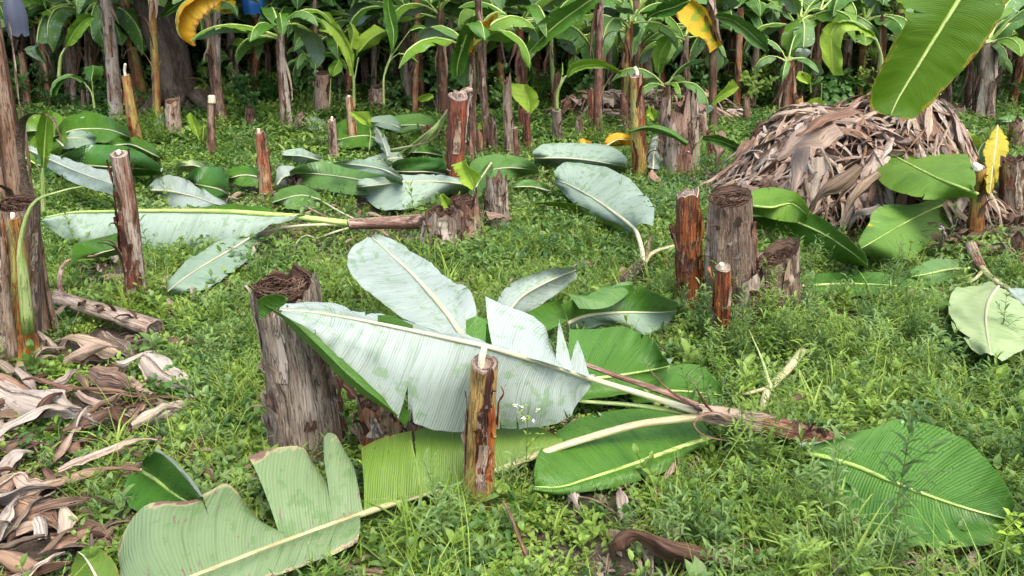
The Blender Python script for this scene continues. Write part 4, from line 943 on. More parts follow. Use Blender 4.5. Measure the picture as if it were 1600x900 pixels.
# pale bent stalk by the crown
T = Thing('cut_stalk', 'pale pinkish bent leaf stalk lying in the weeds right of the felled crown', 'leaf stalk', Q(1200, 620, 0))
o = stalk(T, 'stalk', [(1254, 548, .10), (1230, 578, .10), (1203, 606, .08), (1193, 630, .05), (1193, 652, .02)], .020, .013, M_PETIOLE, flat=.7, seed=3)
stalk(T, 'side_stalk', [(1200, 606, .08), (1170, 614, .06), (1140, 618, .04)], .010, .006, M_PETIOLE, parent=o)
stalk(T, 'dry_spike', [(1203, 600, .09), (1190, 560, .16), (1170, 515, .22)], .008, .002, M_GREENST, parent=o, flat=.4)
cover(poly([(1254, 548, .10), (1203, 606, .08), (1193, 652, .02)], n=20)-np.array([0, 0, .02]))

# ------------------------------------------------------------------ loose leaves at the front left
T, (o, _) = solo_leaf('folded dark green leaf with a white edge beside the brown-edged leaf',
    lines([(200, 742), (195, 768), (206, 795), (245, 806), (285, 800), (312, 795)], [(221, 734), (245, 750), (268, 768), (290, 782), (312, 790)], [(222, 722), (243, 702), (262, 718), (285, 745), (312, 776)], .08, .06, .20), ('deep', 'white'), n=50, m=10, rib=(.006, .002), ribmat=M_RIBG, wave=.008, seed=50)
leaf(T, lines([(240, 703), (262, 716), (288, 745), (314, 776)], [(250, 701), (276, 722), (300, 750), (318, 776)], za=.20, zb=.17), ('white', 'deep'), mid=0, n=24, m=4, rib=None, wave=.003, seed=51, name='white_edge', parent=o, cov=False)
solo_leaf('small olive leaf with a brown tip at the lower left corner of the picture', lines([(192, 905), (175, 875), (150, 855), (132, 855)], [(160, 920), (145, 890), (132, 870), (122, 862)], [(110, 920), (112, 890), (116, 872), (120, 862)], .08, .07, .03), ('olive', 'mid'), n=30, m=8, rib=(.004, .001), seed=52)

# ------------------------------------------------------------------ dead leaves at the left and along the bottom
GD = 'dry banana leaves strewn over the ground at the left'
dl = [(-10, 600, 150, 662, 60, .16, .10, 3, 'broad folded dry leaf reaching in from the left edge'), (-20, 690, 68, 694, 34, .06, .05, 0, 'pale flat dry leaf just below the broad folded one'), (182, 566, 243, 549, 16, .16, .16, 3, 'small rolled dry leaf tube on top of the left litter'),
      (228, 556, 302, 628, 46, .15, .04, 3, 'pleated grey dry leaf sloping to the right with small holes'), (140, 575, 204, 606, 42, .10, .10, 0, 'crumpled pinkish dry leaf below the rolled tube'), (120, 612, 212, 650, 26, .08, .06, 0, 'narrow twisted dry leaf in the middle of the left litter'),
      (76, 600, 126, 574, 24, .10, .13, 3, 'rolled dry leaf end standing up near the left trunk'), (28, 575, 58, 622, 26, .12, .05, 3, 'short upright dry leaf scrap by the left trunk'), (58, 612, 108, 604, 28, .08, .09, 0, 'grey rolled scrap beside the upright one'),
      (148, 648, 240, 672, 34, .05, .03, 1, 'tan frayed dry leaf at the lower end of the left litter'), (108, 646, 202, 612, 22, .08, .10, 1, 'tan rolled dry leaf crossing the left litter'), (-15, 655, 62, 705, 22, .05, .04, 0, 'thin pale strip curling at the left edge'),
      (200, 590, 262, 632, 24, .08, .05, 0, 'long narrow brown strip under the pleated leaf'), (80, 590, 300, 630, 10, .09, .05, 2, 'long thin dry midrib lying across the left litter'), (160, 520, 215, 560, 34, .05, .06, 3, 'flat grey dry leaf beside the fallen red segment'),
      (20, 548, 62, 575, 30, .05, .05, 1, 'orange-tan dry leaf at the foot of the left trunk'),
      (-10, 760, 42, 742, 40, .08, .05, 0, 'pinkish dry leaf at the left edge above the brown heap'), (28, 740, 88, 765, 40, .07, .04, 0, 'striped pinkish dry leaf curling toward the weeds'), (30, 786, 92, 822, 52, .10, .05, 2, 'dark brown pleated dry leaf in the lower left'),
      (80, 836, 160, 826, 48, .10, .05, 2, 'brown dry leaf curled over like a tube in the lower left'), (-10, 852, 70, 836, 20, .08, .07, 3, 'pale narrow dry leaf in the lower left'), (-15, 892, 110, 880, 64, .08, .05, 2, 'wide reddish-brown dry leaf at the bottom left corner'),
      (104, 705, 126, 690, 30, .07, .04, 2, 'small brown scrap standing in the weeds on the left'), (-10, 800, 30, 830, 40, .05, .03, 0, 'faded dry leaf tucked under the brown ones at the left edge'), (10, 905, 100, 862, 12, .10, .10, 1, 'thin curved dry midrib in the lower left corner')]
for q, (x0, y0, x1, y1, w_, z0, z1, m_, lb) in enumerate(dl):
    a, b = Q(x0, y0, z0*.7), Q(x1, y1, z1*.7); wd = w_*.8*(a[1]*_cp+CAMZ*_sp)/FPX
    dry_leaf(dry_rows(a, b, wd*1.05, .02, 2.2 if w_ < 30 else 1.1, R(-.7, .7), 400+q), M_DL[m_], lb, GD, cov=q % 3 > 0, seed=q, n=30, m=8, pleat=.007, rib=.004 if w_ > 30 else 0)
for q in range(48):
    x0 = R(-60, 240); y0 = R(540, 690) if q < 24 else R(700, 900)
    if q >= 24: x0 = R(-60, 110)
    a = Q(x0, y0, R(.01, .07)); an = R(0, 3.14); l = R(.12, .36); b = a+np.array([math.cos(an)*l, math.sin(an)*l*.7, R(-.02, .05)]); w_, cu, m_ = R(.025, .085), R(.6, 2.4), q % 4
    dry_leaf(dry_rows(a, b, w_, .02, cu, R(-1, 1), 500+q, arch=.03), M_DL[m_], dry_label(m_, cu, l, w_, ('at the left edge, ' if x0 < 60 else 'by the thick stump, ')+('upper litter' if y0 < 620 else 'middle litter' if y0 < 700 else 'near the bottom'), q), 'crumpled dry leaf pieces at the left', seed=q, n=22, m=6, pleat=.006, cov=q % 3 > 0)
dry_leaf([[Q(958, 880, .03), Q(966, 860, .10), Q(985, 850, .08)], [Q(952, 858, .05), Q(962, 842, .14), Q(990, 845, .09)], [Q(968, 836, .08), Q(985, 828, .14), Q(1000, 848, .08)], [Q(1000, 832, .10), Q(1015, 838, .12), Q(1010, 856, .06)], [Q(1040, 842, .09), Q(1042, 856, .11), Q(1035, 872, .04)], [Q(1090, 856, .08), Q(1088, 872, .09), Q(1080, 886, .02)], [Q(1140, 876, .05), Q(1138, 884, .07), Q(1130, 896, .02)], [Q(1175, 888, .03), Q(1175, 890, .04), Q(1172, 894, .02)]],
         M_DL[2], 'curled brown dry leaf in the weeds at the bottom centre', None, seed=70, n=40, m=8)
dry_leaf(dry_rows(Q(1425, 868, .03), Q(1475, 862, .07), .09, .02, 1.6, .3, 71), M_DL[3], 'grey curled dry leaf tip under the big green leaf at the bottom right', None, seed=71)
dry_leaf(dry_rows(Q(1472, 872, .06), Q(1512, 905, .02), .06, .02, 2.0, .6, 72), M_DL[3], 'white-grey rolled dry leaf at the bottom right edge', None, seed=72)
dry_leaf(dry_rows(Q(1208, 632, .03), Q(1256, 612, .06), .09, .02, 1.8, .3, 73), M_DL[0], 'small pinkish curled dry leaf beside the pale bent stalk', None, seed=73)
dry_leaf(dry_rows(Q(530, 872, .06), Q(600, 902, .05), .035, .02, 2.2, .3, 74), M_DL[1], 'narrow tan curled leaf edge at the bottom, right of the brown-edged leaf', None, seed=74)
T = Thing('twig', 'thin brown twig sticking up in the weeds at the bottom centre', 'twig', Q(840, 905, 0), empty=False)
stalk(T, 'twig', [(842, 915, .02), (815, 850, .09), (795, 800, .14), (786, 782, .15)], .006, .004, M_DARK)
# fallen red segment at the left
T = Thing('fallen_pseudostem', 'felled reddish-brown stem segment lying beside the left trunk', 'banana stem', Q(170, 495, 0))
a, b = Q(88, 464, .10), Q(243, 512, .05)
o, *_ = stem(T, a, b, .032, .045, M_MIX, 81, nsh=3, step=.1, top='cut', ridge=.06, cover_=True)
for q in range(6): peel(T, a+(b-a)*R(.1, .9)+np.array([0, -.02, .02]), (R(-1, 1), -.5, 0), R(.08, .16), .05, M_DL[2], 330+q, parent=o)
stalk(T, 'petiole', [(100, 466, .10), (93, 440, .14), (100, 412, .18), (125, 402, .20), (150, 400, .18)], .014, .008, M_ROSE, parent=o)
leaf(T, lines([(110, 410), (120, 380), (155, 372), (190, 362)], [(140, 400), (160, 394), (185, 388)], [(120, 404), (150, 402), (190, 398)], .26, .18, .12), ('green', 'pale'), n=30, m=6, rib=(.004, .002), seed=83, parent=o)
dry_leaf(dry_rows(Q(62, 490, .12), Q(110, 478, .10), .05, .02, 1.8, .3, 84), M_DL[1], 'tan curled sheath strip between the left trunk and the red segment', None, seed=84)
# ------------------------------------------------------------------ fallen leaves in the middle distance, left
Gm = 'cut banana leaves lying in the middle distance'
def SL(label, a, b, c, za, zb, zc, mats, seed, n=40, m=9, rib=(.008, .002), **k):
    return solo_leaf(label, lines(a, b, c, za, zb, zc), mats, group=Gm, seed=seed, n=n, m=m, rib=rib, **k)[0]
T = Thing('fallen_banana_plant', 'felled banana plant with a long pale leaf on edge, beside the squat stump', 'banana plant', Q(600, 352, 0))
pstem, *_ = stem(T, D(678, 346, 5.05), D(545, 350, 5.08), .05, .035, M_ROSE, 91, nsh=3, step=.08, top='cut', cover_=True, name='pseudostem')
pm = [(545, 349, 5.08), (480, 343, 5.08), (400, 335, 5.08), (330, 331, 5.06), (250, 330, 5.04), (165, 331, 5.02), (110, 333, 5.0), (72, 340, 4.98)]
l1, _ = leaf(T, lines(pm[1:], [(470, 344, 5.06), (430, 352, 5.0), (385, 372, 4.95), (340, 386, 4.92), (290, 391, 4.92), (230, 390, 4.92), (170, 388, 4.92), (120, 376, 4.92), (78, 368, 4.94), (70, 350, 4.97)], n=10), ('pale', 'green'), mid=0, n=70, m=12, rib=(.016, .006),
     ribmat=M_RIBG, petiole=pm[:1], wave=.03, seed=92, bulge=.03, tears=[(1, .68, .3, .02)])
leaf(T, lines([(440, 340, 5.1), (380, 333, 5.1), (290, 330, 5.08)], [(420, 325, 5.3), (360, 318, 5.4), (296, 328, 5.2)]), ('green', 'pale'), mid=0, n=30, m=6, rib=None, wave=.02, seed=93, name='folded_half', parent=l1)
leaf(T, lines([(240, 392, 4.9), (190, 395, 4.9), (130, 395, 4.9)], [(230, 345, 5.0), (185, 372, 4.95), (140, 384, 4.95)]), ('green', 'pale'), mid=0, n=30, m=6, rib=None, wave=.02, seed=94, name='folded_half', parent=l1, cov=False)
leaf(T, lines([(412, 360), (385, 362), (340, 380), (300, 402), (270, 430), (260, 448)], [(405, 362), (370, 385), (330, 408), (295, 430), (268, 450), (262, 455)], [(410, 368), (400, 392), (378, 415), (345, 440), (310, 455), (270, 458)], .13, .10, .05), ('greypale', 'green'), n=60, m=10, rib=(.008, .002),
     petiole=[(548, 351, .06), (480, 352, .12), (430, 358, .12)], wave=.015, seed=95)
leaf(T, lines([(500, 303), (470, 290), (440, 295), (425, 312)], [(500, 312), (470, 305), (440, 312), (426, 316)], [(505, 322), (480, 325), (450, 325), (428, 318)], .14, .12, .06), ('mid', 'pale'), n=30, m=6, rib=(.004, .002), petiole=[(560, 345, .05), (530, 330, .1)], seed=96)
stalk(T, 'petiole', [(560, 347, .08), (520, 342, .10), (475, 322, .12)], .012, .007, M_ROSE)
leaf(T, lines([(495, 372), (475, 368), (458, 385)], [(495, 375), (472, 382), (460, 400)], za=.08, zb=.02), ('pale', 'mid'), mid=0, n=20, m=5, rib=(.006, .002), petiole=[(560, 352, .05), (525, 362, .07)], seed=97)

SL('crumpled white-backed leaf lying above the middle of the long pale leaf', [(232, 290), (262, 274), (300, 285), (330, 303), (356, 318)], [(236, 296), (270, 300), (305, 308), (335, 318), (357, 322)], [(240, 302), (268, 325), (300, 332), (335, 332), (358, 326)], .18, .14, .06, ('white', 'green'), 100, wave=.03)
SL('long narrow white-backed leaf slanting down to the leaning red-brown post', [(44, 228), (90, 243), (135, 258), (180, 272)], [(46, 234), (88, 254), (130, 272), (178, 288)], [(50, 243), (84, 268), (126, 290), (176, 304)], .36, .34, .26, ('white', 'deep'), 101)
SL('dark green leaf arched behind the leaning red-brown post', [(252, 262), (230, 243), (185, 226), (130, 228), (95, 246)], [(254, 264), (210, 262), (160, 260), (120, 256), (92, 250)], [(254, 268), (215, 274), (165, 275), (115, 268), (94, 256)], .38, .22, .10, ('deep', 'pale'), 102, bulge=.03)
SL('rounded dark leaf folded like a tent, right of the crumpled white-backed leaf', [(358, 300), (352, 268), (325, 258), (300, 268), (290, 280)], [(358, 302), (340, 295), (315, 290), (292, 284)], [(356, 308), (330, 308), (305, 302), (290, 288)], .24, .10, .05, ('deep', 'pale'), 103)
SL('small green leaf between the dark tent leaf and the short red-brown post', [(405, 268), (385, 258), (360, 262), (353, 275)], [(402, 276), (380, 274), (356, 278)], [(404, 290), (380, 292), (355, 284)], .18, .12, .05, ('green', 'pale'), 104)
SL('light green leaf spreading at the back of the left leaf heap', [(105, 222), (95, 180), (60, 172), (35, 190), (28, 205)], [(100, 228), (70, 205), (40, 205), (28, 210)], [(95, 240), (60, 235), (35, 225), (28, 214)], .36, .26, .12, ('bright', 'pale'), 105)
SL('broad mid green leaf on top of the left leaf heap', [(85, 205), (110, 180), (150, 176), (185, 192), (203, 212)], [(86, 212), (125, 202), (170, 203), (204, 214)], [(90, 222), (130, 222), (175, 222), (204, 218)], .40, .30, .20, ('green', 'pale'), 106)
SL('bluish pale leaf lying under the broad mid green leaf', [(80, 215), (110, 205), (140, 207), (152, 214)], [(78, 220), (112, 216), (150, 217)], [(80, 230), (115, 232), (148, 226)], .30, .24, .18, ('greypale', 'green'), 107)
SL('small blue-green leaf folded upright beside the pale tan stump', [(252, 228), (246, 205), (246, 182)], [(250, 228), (250, 205), (250, 180)], [(244, 228), (240, 205), (242, 183)], .05, .05, .05, ('greypale', 'mid'), 108) if False else None
T, _ = solo_leaf('small blue-green leaf rolled upright beside the pale tan stump', lines([(240, 222, 9.6), (242, 200, 9.6), (246, 180, 9.6)], [(248, 224, 9.55), (250, 200, 9.55), (252, 179, 9.55)], [(256, 222, 9.62), (257, 200, 9.62), (257, 182, 9.62)]), ('greypale', 'mid'), n=16, m=4, rib=None, seed=109, cov=False)
SL('drooping dark green leaf between the left leaf heap and the tan stump', [(170, 222), (200, 212), (230, 222), (250, 240)], [(172, 228), (205, 226), (250, 246)], [(172, 240), (210, 243), (250, 250)], .25, .2, .06, ('green', 'pale'), 110)
SL('dull green leaf lying low at the far left under the heap', [(100, 262), (70, 246), (45, 248)], [(102, 268), (70, 260), (44, 255)], [(100, 278), (72, 276), (46, 262)], .2, .14, .06, ('deep', 'pale'), 111)
# middle
SL('wide glossy green leaf with a pale rim behind the white oval leaf', [(628, 282), (590, 262), (530, 252), (480, 254), (452, 266)], [(630, 288), (580, 284), (530, 276), (476, 270), (452, 270)], [(630, 300), (580, 306), (520, 300), (475, 290), (454, 276)], .28, .18, .08, ('mid', 'pale'), 112)
SL('pale back of a folded leaf lying on the wide glossy green leaf', [(628, 274), (595, 254), (550, 249), (520, 252)], [(630, 278), (595, 264), (550, 257), (520, 254)], [(630, 284), (600, 274), (560, 266), (522, 258)], .36, .32, .28, ('greypale', 'mid'), 113, cov=False)
SL('oval white-backed leaf with its edge to the red-brown stump', [(745, 282), (700, 275), (650, 272), (600, 276), (560, 282), (556, 288)], [(745, 290), (700, 285), (640, 284), (590, 289), (557, 292)], [(745, 302), (700, 305), (650, 322), (610, 331), (580, 318), (557, 296)], .24, .20, .05, ('pale', 'green'), 114, n=50, m=10)
SL('dark crumpled green leaf behind the oval white-backed leaf', [(700, 268), (690, 248), (650, 246), (620, 248), (598, 262)], [(700, 272), (670, 268), (630, 268), (600, 264)], [(700, 278), (665, 276), (630, 276), (602, 268)], .32, .2, .1, ('deep', 'pale'), 115, wave=.04)
SL('green leaf just right of the red-brown stump', [(732, 280), (740, 250), (780, 240), (820, 248), (840, 262)], [(732, 286), (760, 268), (800, 262), (842, 266)], [(734, 300), (765, 290), (800, 280), (842, 272)], .26, .18, .08, ('mid', 'pale'), 116)
SL('grey-green leaf hanging down beside the pointed weathered stump', [(772, 262), (758, 290), (745, 315)], [(768, 255), (748, 285), (738, 308)], [(758, 250), (736, 275), (730, 300)], .3, .26, .12, ('mid', 'greypale'), 117)
SL('white ragged leaf scrap left of the small rotten stump', [(430, 282), (434, 262), (450, 256), (470, 268)], [(432, 288), (445, 276), (470, 272)], [(434, 296), (455, 286), (472, 278)], .2, .14, .05, ('white', 'mid'), 118)
# the bent head of the red-brown stump and its leaves
c = Q(640, 235, 0)
T = Thing('fallen_banana_plant', 'felled banana top leaning from the head of the red-brown stump, leaves spread left', 'banana plant', (c[0], c[1], 0))
hp = D(712, 146, 6.5)
st0 = stalk(T, 'pseudostem', [(735, 140, 6.65), (722, 145, 6.6), (706, 165, 6.65)], .035, .03, M_ROSE)
for q, (ex, ey, ez) in enumerate([(618, 245, .10), (636, 244, .08), (652, 228, .14), (600, 236, .2)]):
    stalk(T, 'petiole', [(712, 158, 6.6), (690, 188, 6.8), (660+q*4, 214+q*2, 7.0), (ex, ey, ez)], .022, .010, M_PETIOLE if q % 2 else M_RIBG)
leaf(T, lines([(600, 238), (585, 215), (578, 198), (584, 194)], [(606, 244), (598, 220), (588, 200), (588, 194)], [(612, 244), (606, 222), (596, 202), (591, 195)], .20, .26, .24), ('white', 'green'), n=30, m=6, rib=(.005, .002), seed=120, cov=False)
leaf(T, lines([(625, 238), (595, 240), (560, 252), (520, 262)], [(628, 246), (600, 250), (560, 258), (522, 264)], [(640, 252), (610, 256), (565, 262), (525, 268)], .14, .12, .1), ('pale', 'green'), n=30, m=6, rib=(.006, .002), seed=121)
leaf(T, lines([(598, 214), (600, 188), (570, 180), (535, 188), (512, 215)], [(598, 220), (570, 212), (540, 216), (514, 222)], [(596, 228), (570, 230), (540, 232), (516, 228)], .28, .2, .12), ('green', 'pale'), n=36, m=7, rib=(.007, .002), seed=122)
leaf(T, lines([(690, 200), (670, 182), (640, 178), (610, 184), (590, 190)], [(690, 203), (660, 196), (625, 196), (592, 197)], [(690, 208), (660, 206), (625, 207), (592, 204)], .32, .24, .16), ('mid', 'pale'), n=36, m=7, rib=(.007, .002), seed=123)
leaf(T, lines([(625, 196), (615, 183), (590, 180), (576, 186)], [(626, 200), (600, 192), (577, 190)], [(624, 206), (600, 200), (580, 194)], .36, .32, .28), ('greypale', 'green'), n=24, m=5, rib=(.006, .002), seed=124, cov=False)
leaf(T, lines([(508, 190), (490, 182), (472, 188)], [(508, 196), (490, 192), (472, 192)], [(510, 202), (490, 202), (473, 196)], .2, .15, .1), ('greypale', 'green'), n=24, m=5, rib=(.006, .002), seed=125, cov=False)
# upright-lying leaf, middle right, with its short stem
T = Thing('fallen_banana_plant', 'felled banana top with one broad grey-green leaf and a dark stem stub', 'banana plant', Q(990, 420, 0))
a, b = Q(966, 452, .04), Q(1004, 412, .12)
ps, *_ = stem(T, a, b, .034, .036, M_DARK, 131, nsh=3, step=.1, top='cut', topmat=M_CORE, cover_=True, name='pseudostem')
for q in range(4): peel(T, b, (R(-1, 1), R(-1, 1), 0), R(.05, .1), .05, M_DL[0], 340+q, parent=ps)
l3, _ = leaf(T, lines([(1020, 352), (1022, 325), (995, 292), (950, 262), (905, 254), (872, 258), (866, 268)], [(992, 356), (960, 333), (930, 312), (895, 292), (868, 280)], [(985, 362), (950, 345), (915, 330), (890, 312), (868, 290)], .30, .21, .13),
     ('pale', 'green'), n=60, m=10, rib=(.010, .003), petiole=[(1004, 410, .13), (1003, 390, .18), (996, 366, .22)], wave=.02, seed=132, bulge=.02)
leaf(T, lines([(988, 360), (940, 335), (890, 318), (835, 317)], [(985, 372), (940, 348), (890, 325), (836, 321)], za=.16, zb=.10), ('olive', 'mid'), mid=0, n=36, m=5, rib=None, wave=.02, seed=133, name='folded_half', parent=l3)
stalk(T, 'petiole', [(1006, 412, .12), (1020, 395, .12), (1050, 385, .10), (1100, 375, .08)], .016, .010, M_PETIOLE)
stalk(T, 'petiole', [(1006, 410, .12), (1012, 390, .16), (1016, 370, .2)], .012, .008, M_ROSE)
SL('long grey-green leaf with a pale midrib lying behind the centre weeds', [(832, 240), (850, 224), (900, 222), (945, 226), (975, 242), (980, 258)], [(834, 246), (880, 247), (930, 252), (980, 260)], [(836, 254), (880, 262), (930, 268), (980, 264)], .30, .20, .08, ('pale', 'green'), 134, n=50)
SL('golden yellow dying leaf behind the long grey-green leaf', [(945, 224), (952, 210), (972, 207), (990, 214)], [(945, 228), (968, 218), (990, 220)], [(946, 232), (968, 228), (990, 226)], .3, .24, .16, ('gold', 'gold'), 135, cov=False)
SL('tiny golden leaf scrap left of the golden dying leaf', [(902, 226), (908, 216), (924, 220)], [(902, 229), (912, 224), (926, 227)], [(903, 232), (914, 231), (926, 231)], .2, .16, .12, ('gold', 'gold'), 136, cov=False)
SL('white and green rolled leaf right behind the red and green post', [(1012, 262), (1014, 235), (1022, 212), (1036, 210)], [(1020, 264), (1022, 238), (1030, 218), (1038, 212)], [(1032, 264), (1036, 240), (1042, 222), (1044, 214)], .16, .2, .1, ('white', 'green'), 137)
T, _ = solo_leaf('thin green sprout leaf arching between the red post and the jagged stump', lines([(985, 203, 7.2), (1010, 195, 7.2), (1045, 200, 7.2), (1075, 222, 7.2)], [(985, 206, 7.15), (1010, 199, 7.15), (1043, 206, 7.15), (1074, 225, 7.15)], [(986, 209, 7.2), (1010, 204, 7.2), (1040, 212, 7.2), (1072, 228, 7.2)]), ('green', 'mid'), n=24, m=4, rib=None, seed=138, cov=False)
# on and beside the heap
SL('broad glossy green leaf spread over the front of the dry leaf heap', [(1525, 296), (1520, 258), (1495, 225), (1450, 203), (1390, 195), (1345, 196), (1325, 212)], [(1528, 302), (1490, 290), (1440, 267), (1390, 240), (1345, 214), (1322, 216)], [(1526, 306), (1490, 306), (1440, 312), (1400, 300), (1350, 262), (1320, 226)], .52, .50, .40, ('bright', 'green'), 140, n=70, m=12, bulge=.02, ribmat=M_RIBG)
SL('green leaf with a yellow burn across it, lower right of the heap', [(1505, 303), (1465, 310), (1420, 320), (1370, 322), (1362, 340), (1340, 378)], [(1506, 306), (1460, 325), (1420, 345), (1380, 368), (1345, 388)], [(1506, 310), (1485, 350), (1450, 385), (1400, 410), (1360, 408), (1345, 398)], .30, .24, .08, ('burn', 'pale'), 141, n=60, m=12, ribmat=M_RIBG)
SL('long green leaf draped down the left foot of the heap', [(1165, 318), (1200, 318), (1260, 330), (1310, 358), (1352, 400)], [(1168, 336), (1220, 340), (1280, 362), (1325, 390), (1356, 414)], [(1170, 352), (1220, 372), (1270, 395), (1320, 412), (1356, 417)], .28, .20, .05, ('green', 'pale'), 142, n=60, m=10, ribmat=M_RIBG)
SL('round ended light green leaf above the draped leaf at the heap', [(1160, 305), (1195, 293), (1240, 298), (1264, 325), (1262, 340)], [(1165, 318), (1200, 325), (1235, 318), (1262, 335)], [(1170, 330), (1205, 342), (1240, 348), (1262, 344)], .36, .3, .22, ('bright', 'green'), 143, ribmat=M_RIBG)
SL('flat green leaf seen edge on in the weeds below the heap', [(1250, 432), (1320, 425), (1400, 430), (1450, 445)], [(1250, 448), (1320, 444), (1400, 447), (1452, 452)], [(1252, 462), (1320, 462), (1400, 462), (1450, 458)], .08, .06, .03, ('green', 'pale'), 144, ribmat=M_RIBG)
SL('small mid green leaf in the weeds left of the white forked stalk', [(1512, 412), (1480, 405), (1445, 410), (1422, 425)], [(1514, 418), (1480, 422), (1450, 428), (1422, 432)], [(1512, 430), (1480, 442), (1450, 446), (1424, 438)], .14, .1, .04, ('mid', 'pale'), 145, ribmat=M_RIBG)
SL('pale yellow-green leaf on the right shoulder of the heap', [(1465, 215), (1480, 200), (1510, 203), (1532, 218)], [(1467, 220), (1495, 214), (1533, 222)], [(1470, 226), (1500, 226), (1533, 228)], .62, .58, .52, ('lime', 'bright'), 146, cov=False)
SL('bright yellow dying leaf hanging behind the yellow-green post', [(1556, 198), (1540, 225), (1538, 260), (1542, 300)], [(1558, 196), (1555, 230), (1550, 265), (1546, 303)], [(1562, 198), (1576, 225), (1572, 250), (1550, 300)], .5, .4, .2, ('yellow', 'yellow'), 147, cov=False)
SL('grey green leaf behind the yellow-green post', [(1530, 300), (1505, 265), (1510, 235), (1535, 222)], [(1535, 298), (1525, 265), (1530, 235), (1538, 222)], [(1545, 298), (1545, 262), (1545, 235), (1542, 224)], .2, .3, .3, ('green', 'greypale'), 148, cov=False)
SL('green leaf lying at the right edge behind the hollow tan stump', [(1605, 182), (1575, 180), (1555, 186)], [(1605, 190), (1578, 190), (1556, 190)], [(1605, 202), (1578, 202), (1558, 196)], .26, .2, .12, ('mid', 'greypale'), 149)
T = Thing('fallen_banana_plant', 'felled young banana top with a white forked stalk and light green leaf', 'banana plant', Q(1540, 440, 0))
stalk(T, 'pseudostem', [(1517, 382, .16), (1524, 400, .12), (1533, 418, .10)], .034, .028, M_MIX)
pa = stalk(T, 'petiole', [(1532, 415, .10), (1550, 435, .10), (1580, 455, .10), (1620, 485, .08)], .020, .014, M_PETIOLE)
stalk(T, 'petiole', [(1534, 425, .10), (1520, 438, .08), (1495, 447, .06)], .012, .006, M_PETIOLE)
leaf(T, lines([(1545, 440), (1500, 452), (1482, 475), (1495, 515), (1520, 545)], [(1560, 448), (1545, 470), (1540, 500), (1545, 540), (1548, 555)], [(1580, 458), (1600, 480), (1615, 510), (1600, 545), (1560, 560)], .12, .14, .10), ('palelime', 'pale'), n=40, m=9, rib=(.006, .002), seed=150, wave=.03)
leaf(T, lines([(1575, 450), (1590, 450), (1612, 452)], [(1590, 470), (1600, 475), (1615, 480)], za=.16, zb=.12), ('white', 'bright'), mid=0, n=14, m=5, rib=None, seed=151, cov=False)

